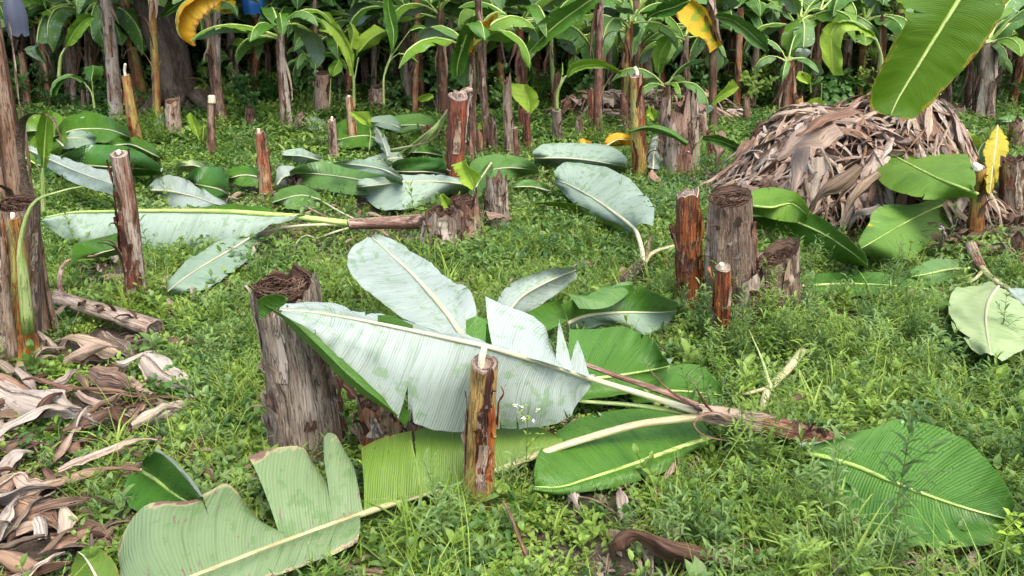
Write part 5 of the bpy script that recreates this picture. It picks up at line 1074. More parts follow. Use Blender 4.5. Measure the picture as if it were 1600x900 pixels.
# ------------------------------------------------------------------ dry leaf heaps
def bits(name, label, n, fn, seed, mats=M_DL, kind='stuff'):
    """many small dry scraps joined into one mesh"""
    r = random.Random(seed); mb = MB()
    for q in range(n):
        a, b, w_ = fn(r); V, F, uv = dry_mesh(dry_rows(a, b, w_, .01, r.choice((.6, 1.2, 2.2)), r.uniform(-1, 1), seed*100+q, arch=.03, n=5), 8, 2, .004, q)
        mb.add(V, F, uv, mi=r.randrange(len(mats)))
    v, f, k = mb.data(); c = v.mean(0)
    T = Thing(name, label, 'litter', (c[0], c[1], 0), None, kind, empty=False); k.pop('attrs')
    T.part(name, v, f, mats=list(mats), **k)
def heap(label, cx, cy, rx, ry, h, npc, nbits, seed, where, grp, lr=(.3, .8), wr=(.04, .14), mats=(0, 1, 0, 3, 2)):
    r = random.Random(seed)
    def hz(x, y):
        d = ((x-cx)/rx)**2+((y-cy)/ry)**2
        return h*max(0, 1-d)**.75*(1+.45*float(fnoise(x*2.2, y*2.2, 2))) if d < 1 else 0
    n = 70; xs = np.linspace(-1.05, 1.05, n); X, Y = np.meshgrid(cx+rx*xs, cy+ry*xs, indexing='ij')
    Z = h*np.clip(1-((X-cx)/rx)**2-((Y-cy)/ry)**2, 0, 1)**.75*(1+.45*fnoise(X*2.2, Y*2.2, 2)); Z = Z+.05*fnoise(X*9, Y*9, 3)-.06
    k = n; i, j = np.meshgrid(np.arange(n-1), np.arange(n-1), indexing='ij'); a = i*k+j
    V = np.stack([X, Y, Z], -1)
    T = Thing('heap_of_dry_leaves', label, 'heap', (cx, cy, 0), None, 'stuff', empty=False)
    T.part('heap_of_dry_leaves', V.reshape(-1, 3), np.stack([a, a+k, a+k+1, a+1], -1).reshape(-1, 4), uv=np.stack([X*5+fnoise(X*6, Y*6, 3)*1.5, Y*9+fnoise(X*5+3, Y*5, 3)*3], -1).reshape(-1, 2), mats=[M_GAPSHADE], attrs={'tone': np.full(n*n, .5)})
    cover(V)
    def one(r, l, lift, out=.6, jit=.6):
        a = r.uniform(0, 6.28); rr = r.random()**.55*.95; x = cx+rx*rr*math.cos(a); y = cy+ry*rr*math.sin(a)
        an = (a+r.gauss(0, jit)) if r.random() < out else r.uniform(0, 6.28)
        x2 = x+l*math.cos(an); y2 = y+l*math.sin(an)
        return np.array([x, y, hz(x, y)+r.uniform(.0, lift)]), np.array([x2, y2, hz(x2, y2)+r.uniform(.0, lift)])
    bits('dry_leaf_scraps', 'small dry scraps and shreds '+where, nbits, lambda r: (*one(r, r.uniform(.12, .4), .10, .4, .8), r.uniform(.015, .06)), seed+40)
    for q in range(npc):
        l = r.uniform(*lr)*(.6 if q % 3 else 1.0)
        a, b = one(r, l, .10)
        if (a[1]+b[1])/2 > cy+ry*.5: a[1] -= ry*.6; b[1] -= ry*.6; a[2] = hz(a[0], a[1])+r.uniform(0, .08); b[2] = hz(b[0], b[1])+r.uniform(0, .06)
        dd = math.hypot((b[0]-cx)/rx, (b[1]-cy)/ry)
        if dd > 1.05: b[:2] = np.array([cx, cy])+(b[:2]-np.array([cx, cy]))*1.05/dd
        w_ = r.uniform(*wr)*(2.3 if q % 5 == 0 else 1); cu = r.choice((.7, 1.2, 1.7, 2.6)); m_ = r.choice(mats); c = (a+b)/2; px, py = project(c)
        u = (c[0]-cx)/rx; t = hz(c[0], c[1])/h
        pos = ('at the left foot of' if u < -.45 else 'on the left slope of' if u < -.12 else 'at the right end of' if u > .5 else 'on the right slope of' if u > .2 else 'high on the middle of' if t > .7 else 'on the middle slope of' if t > .35 else 'at the front foot of')
        dry_leaf(dry_rows(a, b, w_, .03, cu, r.uniform(-1.2, 1.2), seed*1000+q, arch=l*r.uniform(.0, .14)), M_DL[m_], dry_label(m_, cu, l, w_, pos+' '+where.split(' ', 1)[1], q), grp, seed=q, n=20, m=6, pleat=.009, rib=.006 if r.random() < .3 else 0)
    if npc > 60:   # stiff straight midribs lying down the slope
        for q in range(16):
            a, b = one(r, r.uniform(.3, .55), .12, .5, .5); b[:2] = np.array([cx, cy])+(b[:2]-np.array([cx, cy]))*min(1, .9/max(.01, math.hypot((b[0]-cx)/rx, (b[1]-cy)/ry))); b[2] = hz(b[0], b[1])+.05; T2 = Thing('dry_midrib', 'stiff straight dry midrib lying down the slope '+where.replace('in ', 'of ', 1), 'dry midrib', (a[0], a[1], 0), 'straight dry midribs '+where, empty=False)
            stalk(T2, 'dry_midrib', [a, (a+b)/2+np.array([0, 0, .03]), b], r.uniform(.007, .014), .004, M_DL[r.choice((3, 3, 0))], sides=6, n=8)
    return hz
hz = heap('big brown mound of dry banana leaves, right of the hollow stump', 2.78, 6.35, 1.02, 1.05,   .78, 140, 800, 5, 'in the big heap', 'dry leaves of the big heap', (.35, .85), (.03, .11), (0, 1, 3, 0, 1, 2))
heap('low left shoulder of the big brown mound, behind the jagged stump', 2.15, 6.0, .5, .6, .34, 36, 200, 8, 'in the shoulder heap', 'dry leaves of the left shoulder heap', (.25, .7), (.03, .12), (0, 1, 3, 0))
heap('low brown mound of dry leaves among the standing plants in the centre back', 1.95, 11.6, 1.5, .8, .42, 34, 190, 6, 'in the back heap', 'dry leaves of the small back heap', (.25, .6), (.08, .2))
def hero_dry(label, pts, z0, z1, w, curl, m_, seed, n=30, rib=0):
    a, b = Q(*pts[:2], z0), Q(*pts[2:], z1); dry_leaf(dry_rows(a, b, w, .02, curl, .2, seed, arch=.05), M_DL[m_], label, 'dry leaves of the big heap', seed=seed, n=n, m=8, pleat=.008, rib=rib)
hero_dry('thick pale rolled dry sheath lying down the front of the big heap', (1338, 255, 1262, 330), .55, .22, .20, 2.6, 1, 901)
hero_dry('second thick rolled sheath right of the pale rolled one on the heap', (1372, 268, 1318, 345), .48, .2, .14, 2.4, 1, 902)
hero_dry('broad pleated brown leaf draped over the crest of the big heap', (1330, 170, 1245, 215), .85, .72, .22, 1.2, 2, 903)
hero_dry('pinkish crumpled leaf below the crest of the big heap', (1300, 190, 1215, 250), .80, .55, .24, 1.2, 0, 904)
hero_dry('long pale sheath hanging down the middle of the big heap', (1262, 205, 1235, 320), .70, .25, .12, 1.4, 0, 905)
hero_dry('dark curled leaf standing at the left end of the big heap', (1190, 190, 1182, 225), .60, .45, .20, 2.2, 2, 906)
hero_dry('pale upright scrap between the jagged stump and the heap', (1128, 205, 1118, 262), .45, .15, .16, 1.8, 0, 907)
hero_dry('grey stick-like midrib at the lower right of the heap', (1470, 350, 1462, 405), .35, .02, .05, 2.8, 3, 908)
hero_dry('rolled white-tan tube poking from the foot of the heap', (1372, 318, 1325, 360), .28, .06, .10, 2.8, 3, 909)
for q in range(34):   # dark debris at the right edge and litter by the big tree
    if q < 16: c = Q(R(1500, 1600), R(300, 400), R(.02, .12))
    elif q < 24: c = Q(R(1480, 1600), R(170, 215), R(.02, .2))
    else: c = Q(R(225, 330), R(118, 165), R(.02, .25))
    an = R(0, 6.28); l = R(.2, .5); b = c+np.array([math.cos(an)*l, math.sin(an)*l*.6, R(-.05, .05)]); w_, cu, m_ = R(.05, .14), R(.6, 2.4), (2, 0, 2, 3)[q % 4]
    dry_leaf(dry_rows(c, b, w_, .02, cu, R(-1, 1), 700+q, arch=.04), M_DL[m_], dry_label(m_, cu, l, w_, 'in the debris at the right edge' if q < 16 else 'at the far right' if q < 24 else 'at the foot of the big tree', q),
             ('debris at the right edge', 'dry pieces at the far right', 'dry pieces by the big tree')[0 if q < 16 else 1 if q < 24 else 2], seed=q, n=14, m=4)
for q in range(40):   # scattered
    px, py = R(-20, 1620), R(185, 560) if q < 26 else R(700, 890)
    if q >= 26: px = R(850, 1600)
    c = Q(px, py, R(.01, .04)); an = R(0, 6.28); l = R(.12, .35) if q < 26 else R(.07, .18); b = c+np.array([math.cos(an)*l, math.sin(an)*l, R(-.01, .04)]); w_, cu, m_ = R(.03, .08)*(1 if q < 26 else .6), R(.6, 2.2), q % 4
    dry_leaf(dry_rows(c, b, w_, .01, cu, R(-1, 1), 800+q, arch=.02), M_DL[m_], dry_label(m_, cu, l, w_, 'among the weeds '+('at the left' if px < 500 else 'in the middle' if px < 1000 else 'at the right')+(', far' if py < 300 else ', near' if py > 600 else ''), q), 'small dry leaf pieces among the weeds', seed=q, n=12, m=4, cov=False)
def sc(y0, y1, x0=-20, x1=1620):
    def f(r):
        c = Q(r.uniform(x0, x1), r.uniform(y0, y1), r.uniform(.0, .03)); a = r.uniform(0, 6.28); l = r.uniform(.06, .22); return c, c+np.array([math.cos(a)*l, math.sin(a)*l, 0]), r.uniform(.015, .05)
    return f
bits('leaf_litter', 'small dry leaf litter between the weeds of the middle ground', 620, sc(175, 480), 50)
bits('leaf_litter', 'small dry leaf litter at the left side', 170, sc(520, 900, -60, 330), 51)
bits('leaf_litter', 'small dry leaf litter under the weeds at the lower right', 60, sc(680, 900, 850, 1600), 52)
bits('leaf_litter', 'dark litter of shreds at the right edge', 90, lambda r: (lambda c, a: (c, c+np.array([math.cos(a)*.2, math.sin(a)*.15, r.uniform(-.03, .05)]), r.uniform(.02, .06)))(Q(r.uniform(1480, 1620), r.uniform(300, 400), r.uniform(0, .15)), r.uniform(0, 6.28)), 53)

for q, (x0, y0, x1, y1, z0, z1, w_, m_, lb) in enumerate([(1160, 440, 1195, 425, .20, .26, .09, 3, 'grey curled strip between the hollow stump and the slanted stump'), (1150, 470, 1185, 455, .10, .2, .10, 1, 'tan torn sheath leaning on the slanted stump'),
     (1175, 405, 1205, 400, .28, .30, .07, 0, 'pinkish dry blade arching over to the slanted stump'), (1160, 490, 1178, 440, .02, .22, .07, 0, 'upright ragged sheath left of the slanted stump'), (1100, 475, 1120, 490, .10, .02, .07, 2, 'dark scrap at the foot of the hollow grey-brown stump'),
     (1052, 350, 1062, 440, .42, .10, .05, 2, 'dark strip hanging down the left side of the split stump'), (1085, 400, 1110, 450, .3, .12, .05, 1, 'tan strip bending between the split stump and its neighbour'), (1195, 500, 1250, 492, .04, .04, .08, 3, 'grey litter piece at the foot of the slanted stump'),
     (735, 360, 748, 395, .15, .02, .10, 2, 'brown sheath sliding off the dark hollow stump'), (760, 330, 800, 345, .2, .1, .09, 0, 'ragged flap at the right of the dark hollow stump'), (650, 385, 672, 396, .05, .01, .1, 2, 'brown scrap at the left foot of the squat stump'),
     (410, 560, 430, 620, .30, .14, .05, 3, 'stiff grey strip standing off the tall thick stump at its left'), (535, 590, 560, 640, .25, .12, .05, 2, 'thin brown shred hanging right of the tall thick stump'), (1020, 265, 1040, 300, .2, .02, .12, 2, 'brown shreds at the foot of the red and green post')]):
    dry_leaf(dry_rows(Q(x0, y0, z0), Q(x1, y1, z1), w_, .02, 2.0 if q % 2 else 1.2, .5, 950+q, arch=.02), M_DL[m_], lb, None, seed=q, n=20, m=5, cov=False)

bits('leaf_litter', 'shredded brown litter round the stumps left of the centre', 150, sc(205, 300, 640, 860), 54)
bits('leaf_litter', 'shredded brown litter round the jagged stumps right of the centre', 170, sc(225, 300, 960, 1130), 55)
bits('leaf_litter', 'brown litter between the far stumps on the left', 160, sc(180, 240, 380, 640), 56)

SL('flat grey-green leaf lying behind the slim tan post', [(500, 245), (470, 232), (440, 236)], [(502, 250), (470, 244), (440, 242)], [(502, 256), (470, 254), (442, 248)], .2, .16, .08, ('pale', 'green'), 160)
SL('wilted green leaf between the dark stub and the oval white-backed leaf', [(690, 238), (660, 226), (632, 232)], [(692, 242), (660, 238), (632, 238)], [(692, 248), (662, 248), (634, 242)], .2, .14, .06, ('green', 'pale'), 161)
SL('green leaf lying low right of the thin orange stub', [(860, 292), (830, 280), (800, 286)], [(860, 298), (830, 292), (800, 292)], [(860, 306), (830, 304), (802, 298)], .16, .12, .05, ('mid', 'pale'), 162)
SL('pale leaf scrap at the foot of the grey torn left stump', [(330, 262), (300, 250), (275, 256)], [(330, 266), (300, 258), (275, 260)], [(330, 272), (302, 268), (276, 264)], .2, .16, .08, ('palelime', 'pale'), 163)
# ------------------------------------------------------------------ standing plants at the back
GP = 'standing banana plants in the back rows'
def plant(label, base, head, w0, w1, mat, seed, nl=6, L=.9, mats=('mid', 'greypale'), el=(.15, 1.15), Yb=None, **k):
    if Yb is None and Q(*base)[1] > 13.6: Yb = 12.2+(seed*37 % 17)/10
    T, o, p0, p1, sc = stump(label, base, head, w0, w1, mat, seed, name='banana_plant', cat='banana plant', group=GP, Yb=Yb, top='cut', topmat=M_GREENST, sides=14, rings=22, peels=3, peelmat=M_DL[2], **k)
    rd = random.Random(seed+77)
    for q in range(2 if nl else 0):
        a_ = rd.uniform(3.3, 6.1); d_ = np.array([math.cos(a_), math.sin(a_), 0]); st_ = p1-np.array([0, 0, rd.uniform(.0, .2)]); l_ = rd.uniform(.35, .8)
        dry_leaf(dry_rows(st_, st_+d_*rd.uniform(.08, .2)-np.array([0, 0, l_]), rd.uniform(.06, .13), .02, 2.2, rd.uniform(-.8, .8), seed*3+q), M_DL[rd.choice((0, 1, 2, 2))], None, None, name='dead_leaf', n=12, m=3, cov=False, T=T, parent=o)
    if nl: crown(T, o, p1, sc, nl+3, L*1.3, seed, mats, el, droop=(1.2, 2.7), Wr=.27)
    return T, o, p0, p1
def post(label, base, head, w0, w1, mat, seed, top='cut', core=(.07, .02), group='cut posts and stumps at the back', **k):
    if Q(*base)[1] > 13.6: k['Yb'] = 12.0+(seed*37 % 17)/10
    return stump(label, base, head, w0, w1, mat, seed, top=top, core=core if top == 'cut' else None, sides=16, rings=20, group=group, peels=2, peelmat=M_DL[2], **k)
def hleaf(T, a, b, c, mats, seed, n=36, m=7, rib=(.010, .004), ribmat=M_RIBG, **k):
    A, B, C = poly(a), poly(b), poly(c); n0 = 8
    A, B, C = poly(a, n=n0), poly(b, n=n0), poly(c, n=n0)
    return leaf(T, [[A[i], B[i], C[i]] for i in range(n0)], mats, n=n, m=m, rib=rib, ribmat=ribmat, seed=seed, cov=False, **k)
def Y3(pts, Y): return [(x, y, Y) for x, y in pts]
MX = [('mid', 'greypale'), ('bright', 'greypale'), ('green', 'mid'), ('mid', 'pale'), ('bright', 'mid')]
# left
plant('mottled thick banana trunk standing just left of the pale cut sprout', (182, 192), (164, -20), 21, 17, M_MIX, 201, 6, .9, MX)
plant('yellow-brown leaning banana trunk right behind the mottled trunk', (226, 180), (192, -15), 20, 16, M_OCHRE, 202, 6, .9, MX)
plant('tan banana trunk leaning left over the leaf heap', (112, 160), (76, 5), 15, 12, M_MIX, 203, 6, .9, MX)
plant('thin dark red banana stem near the left edge', (73, 147), (62, 28), 9, 8, M_RED, 204, 6, .7, MX)
plant('dark brown stem beside the thin dark red one', (62, 150), (52, 35), 9, 7, M_DARK, 205, 5, .6, MX)
PG = plant('red and tan trunk leaning right, below the golden hanging leaf', (348, 205), (323, 22), 19, 11, M_MIX, 206, 5, .7, MX, el=(.8, 1.3))
plant('tan trunk with a yellowing cut leaf on top, right of the golden leaf', (369, 150), (358, 26), 15, 11, M_DRY, 207, 4, .5, [('goldgreen', 'mid')]+MX)
plant('slim brown trunk behind, third from the golden leaf', (422, 150), (414, 45), 10, 7, M_DARK, 208, 6, .8, MX)
plant('straight red and tan trunk with a spray of petioles at picture top', (449, 212), (437, 42), 20, 11, M_MIX, 209, 7, .8, MX)
plant('whitish green sucker with drooping leaves behind the hollow brown stump', (489, 180), (483, 85), 11, 7, M_GREENST, 210, 5, .6, MX)
plant('grey trunk standing behind the hollow brown stump', (528, 152), (524, 68), 13, 11, M_GREY, 211, 5, .8, MX)
plant('dark red trunk with a full green crown, left of the jagged stump', (577, 165), (561, 32), 15, 9, M_DARK, 212, 7, .85, MX)
plant('tall green sucker right of the jagged tan stump', (610, 160), (613, 72), 11, 8, M_GREENST, 213, 5, .7, MX)
plant('dark and tan trunk left of the red-brown stump', (694, 190), (688, 10), 16, 11, M_DARK, 214, 6, .9, MX)
plant('brown trunk directly behind the red-brown stump', (705, 178), (703, 30), 13, 11, M_MIX, 215, 5, .9, MX)
plant('slim tan trunk with a dark foot, right of the red-brown stump', (739, 252), (737, 70), 15, 8, M_MIX, 216, 4, .7, MX)
plant('red-brown trunk with broad crown behind the lime sprout leaf', (819, 212), (811, 32), 18, 11, M_RED, 217, 7, .9, MX)
plant('dark trunk with a yellow-green scar, right of the lime sprout leaf', (838, 165), (835, 42), 18, 12, M_DARK, 218, 6, .9, MX)
plant('orange-red trunk in the centre back', (894, 146), (893, 28), 12, 9, M_RED, 219, 6, .8, MX)
plant('grey trunk standing in the small dry heap', (954, 182), (953, 58), 10, 7, M_GREY, 220, 4, .6, MX)
T, o, p0, p1 = plant('orange banana trunk with fanned petioles in front of the small dry heap', (974, 207), (984, 32), 16, 11, M_OCHRE, 221, 6, .8, MX)
plant('thin brown trunk left of the light stemmed plant', (1040, 212), (1043, 130), 13, 10, M_DARK, 222, 4, .6, MX)
T2, o2, _, p2 = plant('light green stemmed banana plant below the yellow and green leaf', (1073, 192), (1072, 55), 11, 8, M_ROSE, 223, 5, .75, MX)
plant('dark trunk right of the yellow and green leaf', (1139, 118), (1146, 12), 17, 14, M_DARK, 224, 7, 1.0, MX)
plant('yellow-green leaning trunk at the right centre back', (1182, 116), (1196, 28), 9, 8, M_OCHRE, 225, 6, .9, MX)
plant('dark red trunk with a torn top behind the big heap', (1234, 196), (1232, 92), 24, 16, M_RED, 226, 3, .5, MX)
plant('brown trunk with upright leaves behind the torn red trunk', (1246, 150), (1251, 28), 15, 12, M_DARK, 227, 7, .9, MX)
plant('dark trunk left of the drooping lime leaf', (1272, 162), (1281, 18), 19, 13, M_DARK, 228, 6, .9, MX)
plant('tan and red trunk under the drooping lime leaf', (1321, 152), (1327, 52), 18, 13, M_MIX, 229, 6, .8, MX)
plant('broad dark trunk left of the large hanging leaf', (1360, 122), (1362, 50), 26, 20, M_DARK, 230, 6, .9, MX)
plant('thick pale fibrous trunk at the right behind the large hanging leaf', (1536, 197), (1545, 62), 34, 24, M_DRY, 231, 6, .9, MX)
plant('thin dark stem left of the thick pale fibrous trunk', (1511, 192), (1517, 76), 12, 8, M_DARK, 232, 4, .7, MX)
plant('reddish trunk near the right edge of the picture', (1578, 172), (1574, 52), 15, 11, M_MIX, 233, 6, .9, MX)
plant('green stemmed sucker far right behind the pale fibrous trunk', (1478, 150), (1480, 60), 12, 9, M_OCHRE, 234, 6, .8, MX)
plant('brown trunk with drooping leaves behind the large hanging leaf', (1445, 140), (1450, 40), 18, 14, M_MIX, 235, 6, .9, MX)
plant('red stemmed young plant left of the brown trunk behind the big heap', (1212, 150), (1208, 70), 10, 7, M_OCHRE, 236, 6, .6, MX)
# posts and stumps at the back
post('green and yellow sprout post with a pale cut tip, right of the mottled trunk', (217, 236), (196, 118), 21, 12, M_OCHRE, 240, core=(.14, .02))
post('pale tan cut stump with a torn side strip at the left back', (272, 224), (269, 156), 25, 21, M_ROSE, 241, top='hollow', jag=.06)
post('grey square-topped stump in front of the big tree', (257, 168), (251, 84), 26, 17, M_GREY, 242, top='hollow')
post('second grey stump touching the square-topped one', (270, 170), (268, 112), 16, 13, M_GREY, 249, top='hollow', jag=.1)
post('dark slim post with a white tip beside the small yellow-green sprout', (332, 252), (330, 158), 14, 10, M_DARK, 243, core=(.06, .04))
post('hollow topped reddish tan stump left of the bright sucker', (503, 192), (504, 114), 27, 21, M_ROSE, 244, top='hollow', topdepth=.15)
post('broad jagged tan stump behind the slim bright red post', (592, 182), (590, 135), 32, 27, M_ROSE, 245, top='hollow', jag=.12)
post('tall tan post with a pointed torn top, left of the lime sprout leaf', (796, 250), (792, 122), 19, 12, M_DRY, 246, top='hollow', jag=.2)
post('dark red stub with shreds at the foot of the tan pointed post', (824, 240), (822, 196), 13, 11, M_RED, 247, top='hollow', jag=.1)
post('grey-brown round stub carrying the long bright sprout leaf', (871, 232), (869, 172), 17, 14, M_GREY, 248, top='cut', core=None)
post('reddish stub of the pale yellow sprout at the centre right', (1212, 205), (1214, 176), 11, 10, M_RED, 250, core=None)
post('short grey stump with a split top at the right back', (1560, 140), (1558, 98), 18, 15, M_GREY, 251, top='hollow', jag=.1)
post('short round grey stump behind the heap at the right', (1497, 197), (1496, 165), 26, 20, M_GREY, 252, top='hollow')
post('grey stump between the far trunks at the right centre', (1188, 150), (1188, 105), 15, 12, M_GREY, 253, top='hollow')
post('tan cut stump just right of the grey stub behind the heap', (1248, 215), (1247, 150), 18, 14, M_OCHRE, 254, top='hollow', jag=.08)
post('brown stub directly left of the red and green post', (978, 212), (975, 150), 14, 12, M_MIX, 255, top='hollow', jag=.12)
post('thin orange stub behind the centre weeds under the lime sprout leaf', (826, 245), (824, 175), 10, 8, M_RED, 256, top='cut', core=None)
post('grey slab-like stump behind the small dry heap', (1012, 150), (1013, 72), 17, 15, M_GREY, 257, top='hollow')
post('dark red stub right of the dark hollow post near the centre', (752, 250), (750, 205), 13, 11, M_RED, 258, top='hollow', jag=.1)
for q, (lb, b_, h_, w0, w1, mt, tp, jg) in enumerate([
    ('tan torn stump left behind the broad jagged stump', (1036, 262), (1040, 160), 22, 15, M_DRY, 'hollow', .2), ('narrow pale stub right behind the curving green sprout leaf', (1100, 232), (1098, 172), 15, 11, M_ROSE, 'hollow', .1),
    ('thin red stub between the two jagged stumps', (1112, 262), (1108, 205), 11, 8, M_RED, 'hollow', .1), ('ragged brown stub close left of the tan pointed post', (770, 245), (768, 188), 18, 12, M_MIX, 'hollow', .2),
    ('dark shredded stub at the foot of the slim tan trunk', (742, 262), (730, 215), 15, 10, M_DARK, 'hollow', .2), ('leaning thin post right of the tan pointed post', (808, 262), (805, 200), 10, 8, M_MIX, 'cut', 0),
    ('short red stub in front of the long grey-green leaf', (850, 268), (852, 238), 10, 8, M_RED, 'hollow', .08), ('low grey stump left of the slim tan post', (468, 215), (470, 180), 22, 17, M_GREY, 'hollow', .08),
    ('brown stub behind the short red-brown post', (392, 205), (390, 165), 16, 12, M_MIX, 'hollow', .1), ('dark low stump left of the red-brown stump', (668, 232), (666, 198), 20, 16, M_DARK, 'hollow', .1),
    ('slim reddish post left of the grey-brown round stub', (925, 215), (922, 140), 12, 9, M_RED, 'hollow', .08), ('tan split stub just behind the long grey-green leaf', (905, 222), (906, 186), 18, 13, M_ROSE, 'hollow', .12),
    ('dark stub at the right behind the small mid green leaf', (1590, 430), (1592, 372), 26, 22, M_DARK, 'hollow', .08), ('grey torn stump behind the heap near the thick pale trunk', (1455, 185), (1458, 140), 22, 16, M_GREY, 'hollow', .1),
    ('weathered stump right of the thick pale fibrous trunk', (1590, 240), (1588, 190), 24, 18, M_DRY, 'hollow', .12), ('thin brown post left of the torn dark red trunk', (1168, 205), (1166, 150), 13, 10, M_DARK, 'hollow', .1)]):
    post(lb, b_, h_, w0, w1, mt, 720+q, top=tp, jag=jg, core=None)
# more plants in the far rows, nothing in the photograph tells them apart
FX = [30, 130, 170, 290, 330, 480, 505, 18, 95, 140, 236, 310, 392, 468, 545, 640, 660, 760, 780, 862, 925, 1000, 1098, 1118, 1165, 1225, 1300, 1345, 1395, 1420, 1500, 1555, 1595, -60, 1660]
FX = [x for x in FX if not 225 < x < 322]
for q, x in enumerate(FX):
    by = R(96, 142); plant('slim banana plant with a '+('dark', 'mottled', 'grey', 'red-brown', 'yellow-brown')[q % 5]+' stem in the dim far rows '+('at the far left' if x < 250 else 'left of centre' if x < 650 else 'in the centre' if x < 950 else 'right of centre' if x < 1300 else 'at the far right'), (x+R(-6, 6), by), (x+R(-14, 14), R(5, 45)), R(9, 15), R(7, 11), (M_DARK, M_MIX, M_GREY, M_RED, M_OCHRE)[q % 5], 600+q, 4, R(.9, 1.3), [('green', 'greypale'), ('mid', 'greypale'), ('green', 'mid')])
for q in range(13):   # young plants with low crowns
    x = q*125-10+R(-20, 20); by = R(104, 150)
    if 215 < x < 330: continue
    plant('young banana plant with a low pale green crown, '+('by the far left trunks', 'behind the thin left stems', 'x', 'below the blue bags', 'behind the bright crumpled sprout', 'left of the red-brown stump', 'behind the pointed tan post', 'behind the grey-brown round stub', 'behind the small dry heap', 'below the yellow and green leaf', 'behind the top of the big heap', 'left of the large hanging leaf', 'behind the large hanging leaf', 'at the right edge')[q], (x, by), (x+R(-10, 10), R(40, 92)), R(7, 11), R(5, 8), (M_GREENST, M_ROSE, M_MIX, M_GREENST)[q % 4], 640+q, 4, R(.55, .85), [('bright', 'pale'), ('mid', 'greypale'), ('bright', 'mid')], el=(.5, 1.3))
for q in range(40):   # bare brown posts
    x = q*41+R(-16, 16); by = R(108, 190)
    if 225 < x < 330: continue
    post(('bare brown', 'bare reddish', 'bare grey')[q % 3]+(' short' if q % 2 else ' tall')+' banana post in the far rows, '+('by the left frame edge' if x < 220 else 'right of the big tree' if x < 420 else 'left of the red-brown stump' if x < 640 else 'about the red-brown stump' if x < 800 else 'left of the small back heap' if x < 960 else 'by the small back heap' if x < 1130 else 'left of the big heap' if x < 1260 else 'behind the big heap' if x < 1440 else 'near the right frame edge'), (x, by), (x+R(-9, 9), by-R(40, 95) if q % 2 else R(-10, 30)), R(9, 15), R(7, 11), (M_DARK, M_RED, M_GREY)[q % 3], 680+q, top='hollow', jag=R(.02, .12), core=None, group='bare posts in the far rows')
# suckers low in the frame and sprouting leaves
def sprout(label, stalkpts, Y, a, b, c, mats, seed, r0=.02, extra=(), mat=M_GREENST):
    p = D(stalkpts[0][0], stalkpts[0][1], Y)
    T = Thing('banana_sucker', label, 'banana sucker', (p[0], p[1], 0), 'fresh sprouts and suckers')
    s_ = stalk(T, 'stem', Y3(stalkpts, Y), r0, r0*.4, mat)
    hleaf(T, Y3(a, Y-.08), Y3(b, Y), Y3(c, Y-.05), mats, seed, n=40, m=8, wave=.02, rib=(.006, .002))
    for q, (pts, a2, b2, c2) in enumerate(extra):
        stalk(T, 'petiole', Y3(pts, Y), r0*.5, r0*.25, mat)
        hleaf(T, Y3(a2, Y+.1), Y3(b2, Y), Y3(c2, Y+.1), mats, seed*7+q, n=26, m=5, wave=.02, rib=(.005, .002))
    return T
sprout('bright crumpled sprout leaf bending over left of centre', [(553, 170), (553, 128), (552, 115)], 10.5, [(550, 118), (538, 90), (520, 60), (508, 50), (498, 48)], [(552, 118), (545, 85), (528, 50), (512, 38), (505, 18)], [(553, 112), (552, 82), (538, 52), (528, 40), (515, 20)], ('lime', 'bright'), 260, .03,
       [([(553, 128), (560, 90)], [(556, 90), (560, 60), (585, 38)], [(560, 82), (580, 60), (604, 48)], [(562, 82), (590, 68), (608, 50)]), ([(552, 128), (545, 80)], [(545, 75), (545, 48), (540, 40)], [(548, 75), (552, 50), (548, 36)], [(560, 78), (562, 55), (552, 38)])])
sprout('yellow-green sprout leaf held up over the slim bright red post', [(577, 235), (579, 210), (577, 198)], 8.2, [(577, 200), (560, 190), (545, 178)], [(578, 198), (565, 186), (545, 174)], [(580, 196), (578, 180), (577, 174)], ('lime', 'lime'), 261, .012)
sprout('large yellow-green sprout leaf left of centre right, on a pale stalk', [(826, 205), (827, 190), (828, 178)], 8.6, [(828, 178), (808, 160), (798, 143), (800, 130)], [(828, 180), (825, 155), (818, 132)], [(829, 178), (842, 162), (838, 145), (825, 132)], ('lime', 'lime'), 262, .014)
sprout('long bright sprout leaf arching to the right over the grey-brown round stub', [(870, 172), (871, 145), (880, 125), (886, 118)], 9.0, [(885, 116), (895, 98), (925, 93), (950, 98), (972, 112)], [(887, 119), (900, 106), (928, 101), (950, 104), (972, 114)], [(888, 122), (905, 110), (930, 108), (952, 108), (972, 117)], ('bright', 'lime'), 263, .032,
       [([(871, 150), (878, 120)], [(877, 118), (876, 108)], [(878, 118), (879, 98)], [(880, 118), (881, 108)])])
sprout('drooping bright lime leaf folded in two, left of the large hanging leaf', [(1376, 115), (1377, 90), (1370, 65), (1366, 58)], 8.0, [(1368, 62), (1355, 58), (1330, 48), (1315, 60), (1316, 90), (1318, 118)], [(1367, 58), (1345, 38), (1318, 32), (1300, 48), (1300, 85), (1302, 118)], [(1366, 52), (1330, 34), (1300, 34), (1284, 50), (1283, 78), (1286, 92)], ('lime', 'bright'), 264, .025)
sprout('pale yellow sprout leaf pointing up right of the jagged stump', [(1106, 175), (1110, 165)], 9.8, [(1108, 165), (1118, 150), (1140, 128), (1146, 124)], [(1110, 166), (1122, 154), (1140, 142), (1154, 136)], [(1112, 168), (1128, 158), (1145, 148), (1155, 138)], ('lime', 'lime'), 265, .012) 
sprout('small yellow-green sprout with two cupped leaves at the left', [(317, 240), (314, 222)], 8.9, [(312, 224), (298, 200), (290, 182)], [(313, 224), (304, 198), (297, 176)], [(315, 220), (312, 195), (302, 178)], ('lime', 'bright'), 266, .012,
       [([(317, 235), (316, 220)], [(316, 220), (310, 205)], [(317, 220), (318, 196)], [(318, 220), (324, 205)])])
